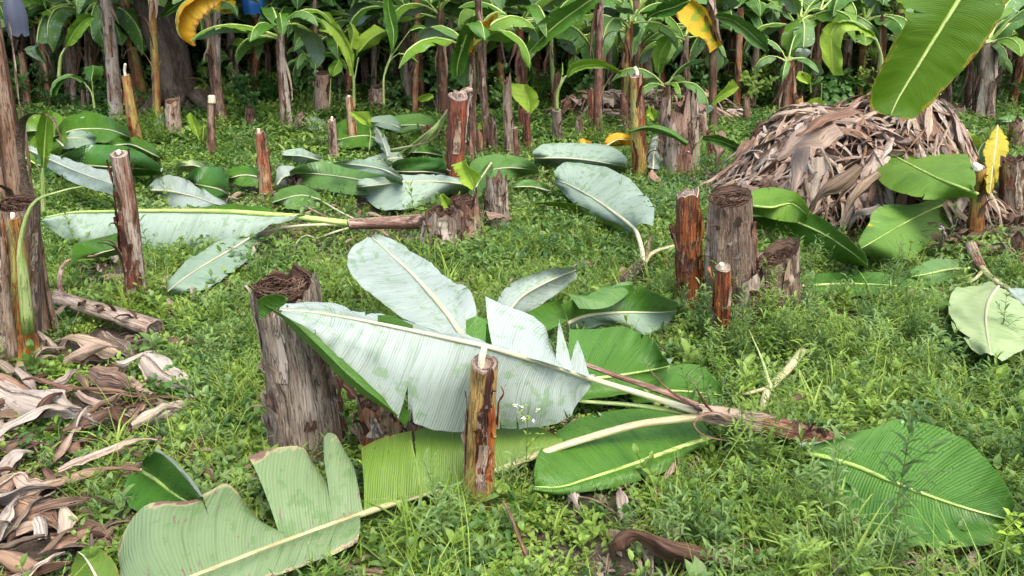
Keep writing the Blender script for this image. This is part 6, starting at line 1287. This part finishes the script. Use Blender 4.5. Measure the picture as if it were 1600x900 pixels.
sprout('yellow-green heart-shaped sprout leaf above the squat fibrous stump', [(740, 335), (741, 305), (740, 293)], 5.5, [(740, 295), (722, 285), (712, 268), (705, 258)], [(741, 293), (734, 274), (722, 252)], [(742, 292), (752, 278), (745, 268), (726, 252)], ('lime', 'lime'), 267, .008)
sprout('lime leaf tip sticking out of the squat fibrous stump', [(703, 345), (702, 328)], 5.1, [(702, 328), (690, 318), (685, 306)], [(703, 328), (698, 314), (688, 304)], [(704, 326), (706, 315), (692, 304)], ('lime', 'lime'), 268, .008)
sprout('young banana sucker with an upright light leaf in front of the left leaf heap', [(68, 335), (67, 290), (67, 262)], 5.6, [(66, 262), (58, 230), (60, 195), (70, 175)], [(68, 262), (70, 225), (72, 195), (76, 172)], [(70, 262), (80, 230), (82, 200), (80, 175)], ('bright', 'mid'), 269, .022,
       [([(67, 300), (62, 268), (55, 256)], [(58, 258), (40, 240), (10, 240)], [(56, 256), (38, 246), (8, 238)], [(58, 262), (40, 256), (12, 242)])])
sprout('light green sprout leaf behind the thin stems on the upper left', [(92, 122), (95, 90), (102, 75)], 10.5, [(100, 75), (108, 45), (128, 22), (138, 22)], [(103, 74), (116, 50), (134, 30), (148, 28)], [(106, 74), (122, 62), (138, 42), (150, 30)], ('bright', 'mid'), 270, .03)
sprout('dark arching sprout leaf low at the upper left', [(148, 170), (143, 145), (128, 125)], 10.2, [(128, 128), (105, 122), (86, 135), (80, 150)], [(130, 126), (108, 116), (84, 128), (78, 148)], [(132, 124), (112, 118), (92, 138), (90, 150)], ('green', 'mid'), 271, .02, [([(148, 170), (143, 120)], [(140, 128), (132, 112), (132, 105)], [(143, 126), (146, 108), (144, 102)], [(146, 128), (160, 118), (162, 104)])])
sprout('small green leaf on a thin stalk left of the bright sprout leaf', [(515, 165), (517, 122)], 10.0, [(516, 120), (514, 105), (522, 95)], [(518, 119), (524, 106), (530, 92)], [(520, 117), (534, 110), (534, 98)], ('bright', 'mid'), 272, .010)
sprout('green sucker with drooping side leaves right of the jagged tan stump', [(600, 165), (600, 120), (612, 82)], 10.4, [(612, 82), (606, 55), (600, 20), (598, -5)], [(614, 80), (615, 50), (608, 20), (606, -5)], [(616, 80), (621, 50), (618, 20), (612, -5)], ('green', 'mid'), 273, .022,
       [([(602, 110), (612, 88), (640, 48)], [(640, 46), (655, 38), (680, 50)], [(641, 48), (660, 44), (682, 60)], [(642, 50), (662, 52), (680, 62)]), ([(601, 118), (610, 95), (625, 82)], [(622, 82), (640, 82), (652, 94)], [(622, 84), (638, 86), (654, 98)], [(622, 86), (636, 90), (652, 98)])])
sprout('green upright paddle leaf right of the small dry heap', [(1022, 160), (1030, 120), (1040, 75)], 10.6, [(1022, 112), (1022, 80), (1030, 58), (1046, 54)], [(1028, 115), (1032, 85), (1042, 66), (1050, 54)], [(1034, 112), (1042, 90), (1050, 70), (1052, 56)], ('bright', 'mid'), 274, .02)
sprout('lime sprout leaf half hidden behind the top of the big heap', [(1282, 180), (1284, 130)], 8.4, [(1280, 182), (1262, 180), (1256, 168), (1268, 156)], [(1282, 180), (1275, 168), (1278, 152)], [(1284, 178), (1288, 164), (1282, 152)], ('lime', 'lime'), 275, .012)
sprout('lime sprout leaf left of the broad trunks behind the big heap', [(1267, 145), (1266, 130)], 9.4, [(1262, 130), (1246, 122), (1248, 112)], [(1265, 130), (1258, 120), (1253, 111)], [(1268, 128), (1268, 118), (1256, 112)], ('lime', 'lime'), 276, .010)
sprout('small lime sprout leaf in front of the red and green post', [(1022, 190), (1024, 180)], 8.0, [(1022, 186), (1012, 178), (1014, 168)], [(1024, 186), (1020, 176), (1018, 166)], [(1027, 184), (1027, 176), (1020, 167)], ('lime', 'lime'), 277, .008)
sprout('green wavy leaf curving out beside the jagged stump', [(1090, 268), (1088, 235), (1098, 212)], 7.0, [(1098, 210), (1125, 212), (1160, 225), (1178, 245)], [(1098, 214), (1125, 220), (1158, 234), (1178, 250)], [(1098, 218), (1122, 228), (1155, 242), (1174, 254)], ('green', 'greypale'), 278, .012)
sprout('low sprout leaf in the weeds right of the dark stub near the centre', [(760, 215), (758, 205)], 8.6, [(752, 206), (745, 200), (742, 208)], [(758, 205), (752, 192), (750, 190)], [(764, 204), (766, 196), (752, 190)], ('lime', 'lime'), 279, .008)
sprout('yellow-green folded leaf on the ground behind the red-brown stump', [(660, 165), (662, 158)], 10.8, [(650, 158), (652, 152), (670, 146)], [(655, 158), (662, 154), (676, 148)], [(662, 160), (670, 157), (678, 152)], ('lime', 'lime'), 280, .008)
# the striking leaves hanging into the top of the picture
def hang(T, a, b, c, Y, mats, seed, **k): return hleaf(T, Y3(a, Y+k.pop('da', -.15)), Y3(b, Y), Y3(c, Y+k.pop('dc', -.1)), mats, seed, n=60, m=10, wave=.02, **k)
def hplant(label, base, head, w0, w1, mat, seed, Y, **k):
    return plant(label, base, head, w0, w1, mat, seed, Yb=Y, **k)
T, po, _, pg = PG
stalk(T, 'petiole', [pg, pg+np.array([.05, -.1, .35]), D(352, -40, pg[1]-.3), D(374, -30, pg[1]-.4), D(374, -12, pg[1]-.45)], .025, .014, M_PETIOLE)
Yg = pg[1]-.45
hang(T, [(350, -12), (318, -5), (292, 12), (280, 35), (285, 55), (300, 72)], [(372, -12), (325, -12), (285, 6), (275, 32), (280, 55), (302, 72)], [(350, 2), (335, 12), (318, 28), (308, 42), (306, 58), (304, 72)], Yg, ('gold', 'gold'), 291, rib=(.012, .004))
hang(T, [(352, -8), (335, 0), (334, 14)], [(356, -10), (352, 8), (350, 22)], [(362, -8), (368, 4), (366, 20)], Yg+.4, ('goldgreen', 'mid'), 292)
hang(T2, [(1050, 12), (1058, 24), (1075, 48), (1098, 62), (1108, 83)], [(1068, -6), (1088, 8), (1105, 32), (1118, 58), (1125, 72)], [(1072, -10), (1094, 6), (1110, 28), (1122, 55), (1126, 72)], 10.0, ('goldgreen', 'goldgreen'), 293, da=-.3, tears=[(-1, .4, .4, .02)])
hang(T, [(0, 0)]*0 or [(920, -5), (900, 8), (870, 20), (840, 42), (822, 76)], [(932, -6), (905, 14), (880, 30), (850, 56), (828, 82)], [(935, -2), (915, 20), (888, 40), (862, 60), (838, 84)], 9.4, ('green', 'mid'), 294) if False else None
T3, o3, _, _ = hplant('banana plant with a long green leaf arching left in the centre top', (935, 178), (938, -40), 14, 11, M_MIX, 295, 9.6, nl=3, L=.8, mats=MX, el=(.9, 1.4))
hang(T3, [(920, -8), (895, 4), (865, 18), (836, 45), (821, 78)], [(934, -8), (908, 10), (878, 32), (850, 56), (826, 82)], [(945, -4), (918, 20), (890, 42), (862, 62), (836, 83)], 9.3, ('green', 'mid'), 296)
T4, o4, _, _ = hplant('banana plant with a dark drooping leaf over the slim tan trunk', (760, 205), (745, -30), 13, 9, M_MIX, 297, 8.6, nl=3, L=.7, mats=MX, el=(.9, 1.4))
hang(T4, [(745, 20), (728, 38), (712, 68), (705, 100), (708, 120)], [(742, 22), (732, 45), (722, 75), (715, 100), (714, 120)], [(748, 24), (740, 50), (734, 80), (728, 105), (720, 120)], 8.2, ('green', 'deep'), 298)
hang(T4, [(775, 20), (752, 38), (738, 60), (730, 85)], [(780, 22), (760, 40), (746, 62), (734, 88)], [(770, 26), (764, 46), (752, 66), (738, 88)], 8.3, ('gold', 'gold'), 299)
T5, o5, _, _ = hplant('banana plant with two leaves arching right, right of the yellow and green leaf', (1120, 165), (1112, -40), 13, 10, M_DARK, 301, 10.0, nl=3, L=.8, mats=MX, el=(.9, 1.4))
hang(T5, [(1118, 22), (1145, 22), (1175, 38), (1198, 60), (1202, 78)], [(1118, 26), (1142, 30), (1168, 48), (1190, 68), (1201, 79)], [(1120, 30), (1138, 40), (1160, 56), (1180, 74), (1198, 80)], 9.8, ('mid', 'greypale'), 302)
hang(T5, [(1075, -5), (1050, 2), (1030, 5), (1012, 22)], [(1078, 0), (1050, 12), (1030, 18), (1010, 28)], [(1072, 10), (1052, 22), (1030, 28), (1012, 30)], 9.0, ('deep', 'mid'), 303)
T6, o6, _, p1 = hplant('banana plant with a dark leaf beside the big tree', (243, 178), (236, -40), 11, 8, M_OCHRE, 304, 10.8, nl=3, L=.7, mats=MX, el=(.9, 1.4))
stalk(T6, 'petiole', [p1, D(262, -30, 10.6), D(288, -3, 10.5)], .02, .012, M_PETIOLE)
hang(T6, [(285, -5), (262, 8), (248, 25)], [(288, 0), (268, 14), (248, 28)], [(292, 4), (275, 18), (252, 30)], 10.5, ('deep', 'mid'), 305)
# the large hanging leaf at the upper right: its plant stands outside the picture
c = Q(1900, 500, 0); bx = 3.9
T = Thing('banana_plant', 'banana plant outside the picture whose large yellow-green leaf hangs into the upper right', 'banana plant', (bx, 4.4, 0))
o, *_ = stem(T, (bx, 4.4, -.05), (bx-.1, 4.3, 2.3), .12, .08, M_MIX, 310, top='cut', nsh=4)
hm = [(1515, -30, 3.7), (1490, 10, 3.68), (1462, 55, 3.66), (1432, 105, 3.64), (1405, 150, 3.62), (1391, 180, 3.6)]
lv, _ = leaf(T, lines([(1410, -60, 3.6), (1400, 15, 3.5), (1412, 40, 3.5), (1386, 85, 3.52), (1366, 130, 3.55), (1360, 162, 3.58), (1372, 178, 3.6), (1390, 181, 3.6)], hm, [(1600, -50, 3.85), (1572, 5, 3.82), (1555, 45, 3.78), (1522, 88, 3.76), (1480, 135, 3.72), (1448, 172, 3.68), (1428, 186, 3.65), (1395, 181, 3.6)], n=9),
     ('hang', 'hang'), n=90, m=14, rib=(.010, .003), ribmat=M_RIBG, petiole=[(bx-.1, 4.3, 2.3)] and [np.array([bx-.1, 4.3, 2.3]), np.array([3.3, 4.0, 2.65]), np.array([2.6, 3.8, 2.4])], wave=.014, seed=311, cov=False, tears=[(-1, .27, .6, .03)])
# grey bud bag and blue bags
M_BAG = NT('grey_bag'); M_BAG = M_BAG.finish((.06, .07, .10), .6, .3)
M_BLUE = NT('blue_plastic'); M_BLUE = M_BLUE.finish((.03, .16, .42), .35, .5, trans=.3, tcol=(.05, .3, .8))
def bag(name, label, cat, px, py, Y, w, h, mat, seed):
    p = D(px, py, Y); T = Thing(name, label, cat, (p[0], p[1], p[2]-h), empty=False); n, k = 14, 16
    s = np.linspace(0, 1, n); th = np.linspace(0, 2*np.pi, k, endpoint=False); r_ = w/2*np.sin(np.clip(s*1.05+.06, 0, 1)*np.pi*.62+.1)
    Z = p[2]-h*s; V = np.stack([p[0]+r_[:, None]*np.cos(th)*(1+.18*np.sin(th*5+seed)), p[1]+r_[:, None]*np.sin(th)*(1+.18*np.cos(th*4)), np.repeat(Z[:, None], k, 1)+.05*h*s[:, None]*np.sin(th*6)[None]], -1)
    i, j = np.meshgrid(np.arange(n-1), np.arange(k), indexing='ij'); a = i*k+j; b = i*k+(j+1) % k
    T.part(name, V.reshape(-1, 3), np.stack([a, b, b+k, a+k], -1).reshape(-1, 4), mats=[mat])
bag('bunch_bag', 'dark grey bag hanging at the upper left corner', 'bag', 14, -25, 5.2, .13, .30, M_BAG, 1)
bag('bunch_bag', 'blue plastic bag high up near the golden leaf', 'bag', 392, -25, 12.5, .3, .42, M_BLUE, 2)
bag('bunch_bag', 'blue plastic bag at the top edge in the centre back', 'bag', 474, -20, 14.0, .3, .5, M_BLUE, 3)
bag('bunch_bag', 'blue plastic bag low between the far trunks', 'bag', 582, -8, 14.2, .26, .4, M_BLUE, 4)

# ------------------------------------------------------------------ big tree, dark bushes and the wood behind
p = D(268, 150, 11.9); p[2] = 0; T = Thing('large_tree', 'large dark tree trunk with spreading roots at the upper left back', 'tree', (p[0], p[1], 0))
to, *_ = stem(T, (p[0]+.2, p[1], -.1), (p[0]-.35, p[1]+.1, 3.4), .27, .22, M_BARK, 400, sides=40, rings=40, nsh=9, flare=.6, top='none', ridge=.12, step=.03, name='trunk')
for q in range(7):
    a = q*.9+.3; d = np.array([math.cos(a), math.sin(a)*.8, 0]); b0 = np.array([p[0]+.15, p[1], 0])
    stalk(T, 'root', [b0+d*.3+np.array([0, 0, .35]), b0+d*.6+np.array([0, 0, .12]), b0+d*1.1+np.array([0, 0, -.03])], .14, .04, M_BARK, seed=q)
for q in range(6):
    a = q*1.05; d = np.array([math.cos(a), math.sin(a), 0]); b0 = np.array([p[0]-.45, p[1]+.1, 3.2])
    stalk(T, 'limb', [b0, b0+d*.8+np.array([0, 0, .8]), b0+d*2.2+np.array([0, 0, 1.5])], .16, .05, M_BARK, seed=q+9)
def cloud(name, label, kinds, n, fn, sc, seed, parent=None, tilt=1.2):
    r = np.random.default_rng(seed); P = fn(r, n); n = len(P); idx = np.array([K[k][0 if len(K[k]) == 1 else r.integers(len(K[k]))] for k in r.choice(kinds, n)])
    rot = np.stack([r.uniform(-tilt, tilt, n), r.uniform(-tilt, tilt, n), r.uniform(0, 6.28, n)], -1)
    o = scatter(name, label, P, idx, r.uniform(sc[0], sc[1], n), rot)
    if parent: o.parent = parent; o.location = -Vector(parent.location); del o['category']
    return o
def shade_crownpts(r, n):  # canopy above the frame, added to keep sky light off the back rows
    P = r.normal(size=(n*2, 3)); P = P/np.linalg.norm(P, axis=1)[:, None]*(r.random((n*2, 1))**.4); P = P*np.array([5.5, 3.6, 1.4])+np.array([p[0]+1.2, p[1]+1.0, 5.2])
    return P[fnoise(P[:, 0]*.7+9, P[:, 1]*.7+P[:, 2], 2) > -.25][:n]
cloud('crown', 'unseen dark leafy crown of the large tree, added to shade the back', ['bigleaf', 'shrub'], 1300, shade_crownpts, (1.2, 2.2), 31, T.o)
def bushpts(y0, y1, h, x0=-11, x1=12, low=0.0):
    def f(r, n):
        X = r.uniform(x0, x1, n*2); Y = r.uniform(y0, y1, n*2); H = h*(.7+.45*fnoise(X*.55+3, Y*.3, 3)); Z = r.random(n*2)**.7*H
        k = Z > low; return np.stack([X, Y, Z], -1)[k][:n]
    return f
cloud('undergrowth', 'dense dark bushes closing off the back of the plantation', ['shrub', 'bigleaf', 'shrub'], 4200, bushpts(14.2, 16.5, 1.9), (.8, 1.5), 32)
cloud('undergrowth', 'loose low bushes between the far banana trunks', ['shrub', 'bigleaf'], 420, bushpts(12.0, 14.2, .55), (.5, .9), 33)
cloud('far_woods', 'dark mass of trees behind the bushes', ['bigleaf'], 5200, bushpts(16.5, 20, 7.5, -16, 17), (1.6, 3.0), 34)

# ------------------------------------------------------------------ single weeds that stand out
def weed_plant(label, px, py, top, seed, L=.06, Wd=.016, mat=0, pairs=9, br=3, flower=0, lean=.1):
    b = Q(px, py, 0); h = D(px, top, b[1])[2]; r = random.Random(seed); mb = MB()
    T = Thing('weed_plant', label, 'weed', (b[0], b[1], 0), 'tall single weeds')
    sprig(mb, b, h, r, pairs, L, Wd, 0, 1, lean, .8, br=br); v, f, k = mb.data()
    lf = np.array(quads_to_lists(f), dtype=object); mi = k['mi']
    g = [list(x) for x, m_ in zip(quads_to_lists(f), mi) if m_ == 1]; l = [list(x) for x, m_ in zip(quads_to_lists(f), mi) if m_ == 0]
    def sub(fs):
        u = sorted({i for q in fs for i in q}); mp = {a: i for i, a in enumerate(u)}; return v[u], [[mp[i] for i in q] for q in fs]
    a, b_ = sub(g); T.part('stem', a, b_, mats=[WM[4]], smooth=False)
    a, b_ = sub(l); T.part('leaves', a, b_, mats=[WM[mat]], smooth=False, kind='stuff')
    if flower:
        for q in range(flower):
            c = b+np.array([r.uniform(-.04, .04), r.uniform(-.04, .04), h*r.uniform(.8, 1.05)]); mm = MB(); mat_patch(mm, r, 9, .006, .009, 0, 0, (0, .008), .6); v2, f2, k2 = mm.data(); T.part('flower', v2+c, quads_to_lists(f2), mats=[WM[7 if flower > 3 else 8]], smooth=False)
weed_plant('tall bushy grey-green weed in front of the big right leaf', 1388, 862, 635, 501, .075, .02, 1, 13, 4, 0)
weed_plant('slim dark-stemmed weed at the stalk end of the big right leaf', 1294, 790, 670, 502, .065, .016, 1, 7, 2)
weed_plant('small weed with white flower heads in front of the hanging pale leaf', 822, 760, 640, 503, .03, .014, 2, 6, 2, 6)
weed_plant('yellow-green leafy weed arching over the brown-edged leaf', 600, 800, 735, 504, .06, .014, 6, 7, 3, lean=.6)
weed_plant('bright lime weed at the tip of the big right leaf', 1555, 900, 815, 505, .05, .03, 6, 8, 2)
weed_plant('feathery weed behind the hollow topped tall stump', 592, 500, 462, 506, .09, .012, 2, 6, 4)
weed_plant('upright leafy weed in front of the long pale leaf', 236, 420, 345, 507, .07, .02, 0, 8, 2)
weed_plant('leafy weed by the tip of the long pale leaf', 120, 400, 335, 508, .07, .02, 0, 8, 2)
weed_plant('weed with drooping leaves in front of the oval white-backed leaf', 646, 345, 290, 509, .09, .03, 0, 6, 1)
weed_plant('spiky narrow leaved weed against the broad grey-green leaf', 968, 350, 292, 510, .13, .01, 2, 7, 2)
weed_plant('weed growing against the crumpled white-backed leaf', 262, 335, 280, 511, .08, .02, 0, 7, 2)
weed_plant('leafy weed at the foot of the dark hollow stump', 750, 410, 345, 512, .08, .03, 0, 7, 1)
weed_plant('yellow flowered weed at the bottom centre', 660, 895, 860, 513, .04, .02, 0, 4, 1, 1)
weed_plant('tall thin weed in front of the pale leaf at the right edge', 1560, 545, 455, 514, .05, .012, 3, 9, 4)
weed_plant('weed standing by the forked white stalk', 1478, 400, 300, 515, .07, .03, 1, 7, 2)
weed_plant('leafy weed left of the slender orange stump', 540, 755, 700, 516, .04, .016, 2, 6, 2)
for q, (x, y, t) in enumerate([(1290, 570, 500), (1340, 640, 560), (1420, 520, 440), (1470, 600, 520), (1540, 640, 560), (1250, 500, 430), (1390, 470, 410)]):
    weed_plant(('leafy weed','tall leafy weed','bushy weed','leafy weed','weed','upright weed','leafy weed')[q]+' '+('just right of the slanted stump','above the crown of the felled plant','below the flat green leaf seen edge on','in the middle of the lush right side growth','near the right edge below the forked stalk','right at the foot of the slanted stump','under the heap, by the flat green leaf')[q], x, y, t, 520+q, .07, .018, q % 2, 8, 3)
for x, y, r_ in [(1310, 495, .20), (1465, 470, .12), (110, 545, .16), (180, 420, .2), (440, 395, .25), (400, 210, .5), (480, 225, .5), (560, 300, .3), (1500, 430, .2), (40, 620, .15), (140, 630, .2), (60, 780, .1), (40, 860, .15), (230, 520, .2), (1200, 580, .1), (560, 205, .5), (860, 290, .3), (1050, 450, .12)]:
    c = Q(x, y, 0); BARE.append((c[0], c[1], r_))
# ------------------------------------------------------------------ ground cover, last because it keeps below the lying leaves
COVG = cover_grid()
lush = lambda X, Y, r: r.random(len(X)) < np.clip((X-.2)/1.0, .08, 1)*np.clip((4.6-Y)/.8, 0, 1)
grow('creeping_weeds', 'low creeping green weeds covering the near ground', {'mat': 5, 'broad': 3, 'dead': 1.2, 'darkmat': .7}, 420, (1.45, 4.6), .1, (.6, 1.2), seed=1)
grow('leafy_weeds', 'mixed leafy weeds and soft herbs in the near ground', {'lance': 2.6, 'broad': 3, 'fern': .5, 'wide': 1.6}, 200, (1.45, 4.6), .2, (.5, 1.05), seed=2, clump=(1.6, .46))
grow('grass', 'thin bright grass growing among the near weeds', {'grass': 4, 'wide': 2, 'wispy': 2.2}, 240, (1.45, 5.2), .2, (.5, 1.15), seed=3, clump=(1.3, .42))
grow('broad_weeds', 'larger broad leaved weeds and long grass blades in the near ground', {'bigbroad': 4, 'blades': 1.6, 'wispy': 3.2, 'fern': .7}, 115, (1.45, 4.2), .2, (.6, 1.15), seed=9, clump=(1.5, .42))
grow('tall_weeds', 'taller narrow leaved weeds crowding the right side', {'tall': 2.6, 'lance': 3, 'wispy': .6}, 190, (1.7, 5.0), .3, (.55, 1.1), seed=4, region=lush, clump=(1.4, .36))
grow('creeping_weeds', 'low green weeds between the stumps in the middle distance', {'mat': 2.2, 'farweed': 4, 'broad': 2, 'darkmat': 1, 'dead': 2.2}, 135, (4.6, 9), .1, (.8, 1.5), seed=5)
grow('grass', 'grass and leafy weeds between the stumps in the middle distance', {'grass': 3, 'lance': 2, 'wide': 1, 'fern': .5, 'wispy': 1.8}, 150, (4.6, 9.5), .2, (.5, 1.1), seed=6, clump=(1.0, .45))
grow('creeping_weeds', 'low weeds under the far standing banana plants', {'farweed': 3, 'mat': 1, 'darkmat': 2, 'dead': 2.2}, 60, (9, 17), .1, (1.2, 2.2), seed=7)
grow('undergrowth', 'leafy weeds and seedlings under the far banana plants', {'lance': 2, 'farweed': 2, 'broad': 2}, 22, (8.5, 17), .3, (1.2, 2.4), seed=8, clump=(.7, .5))
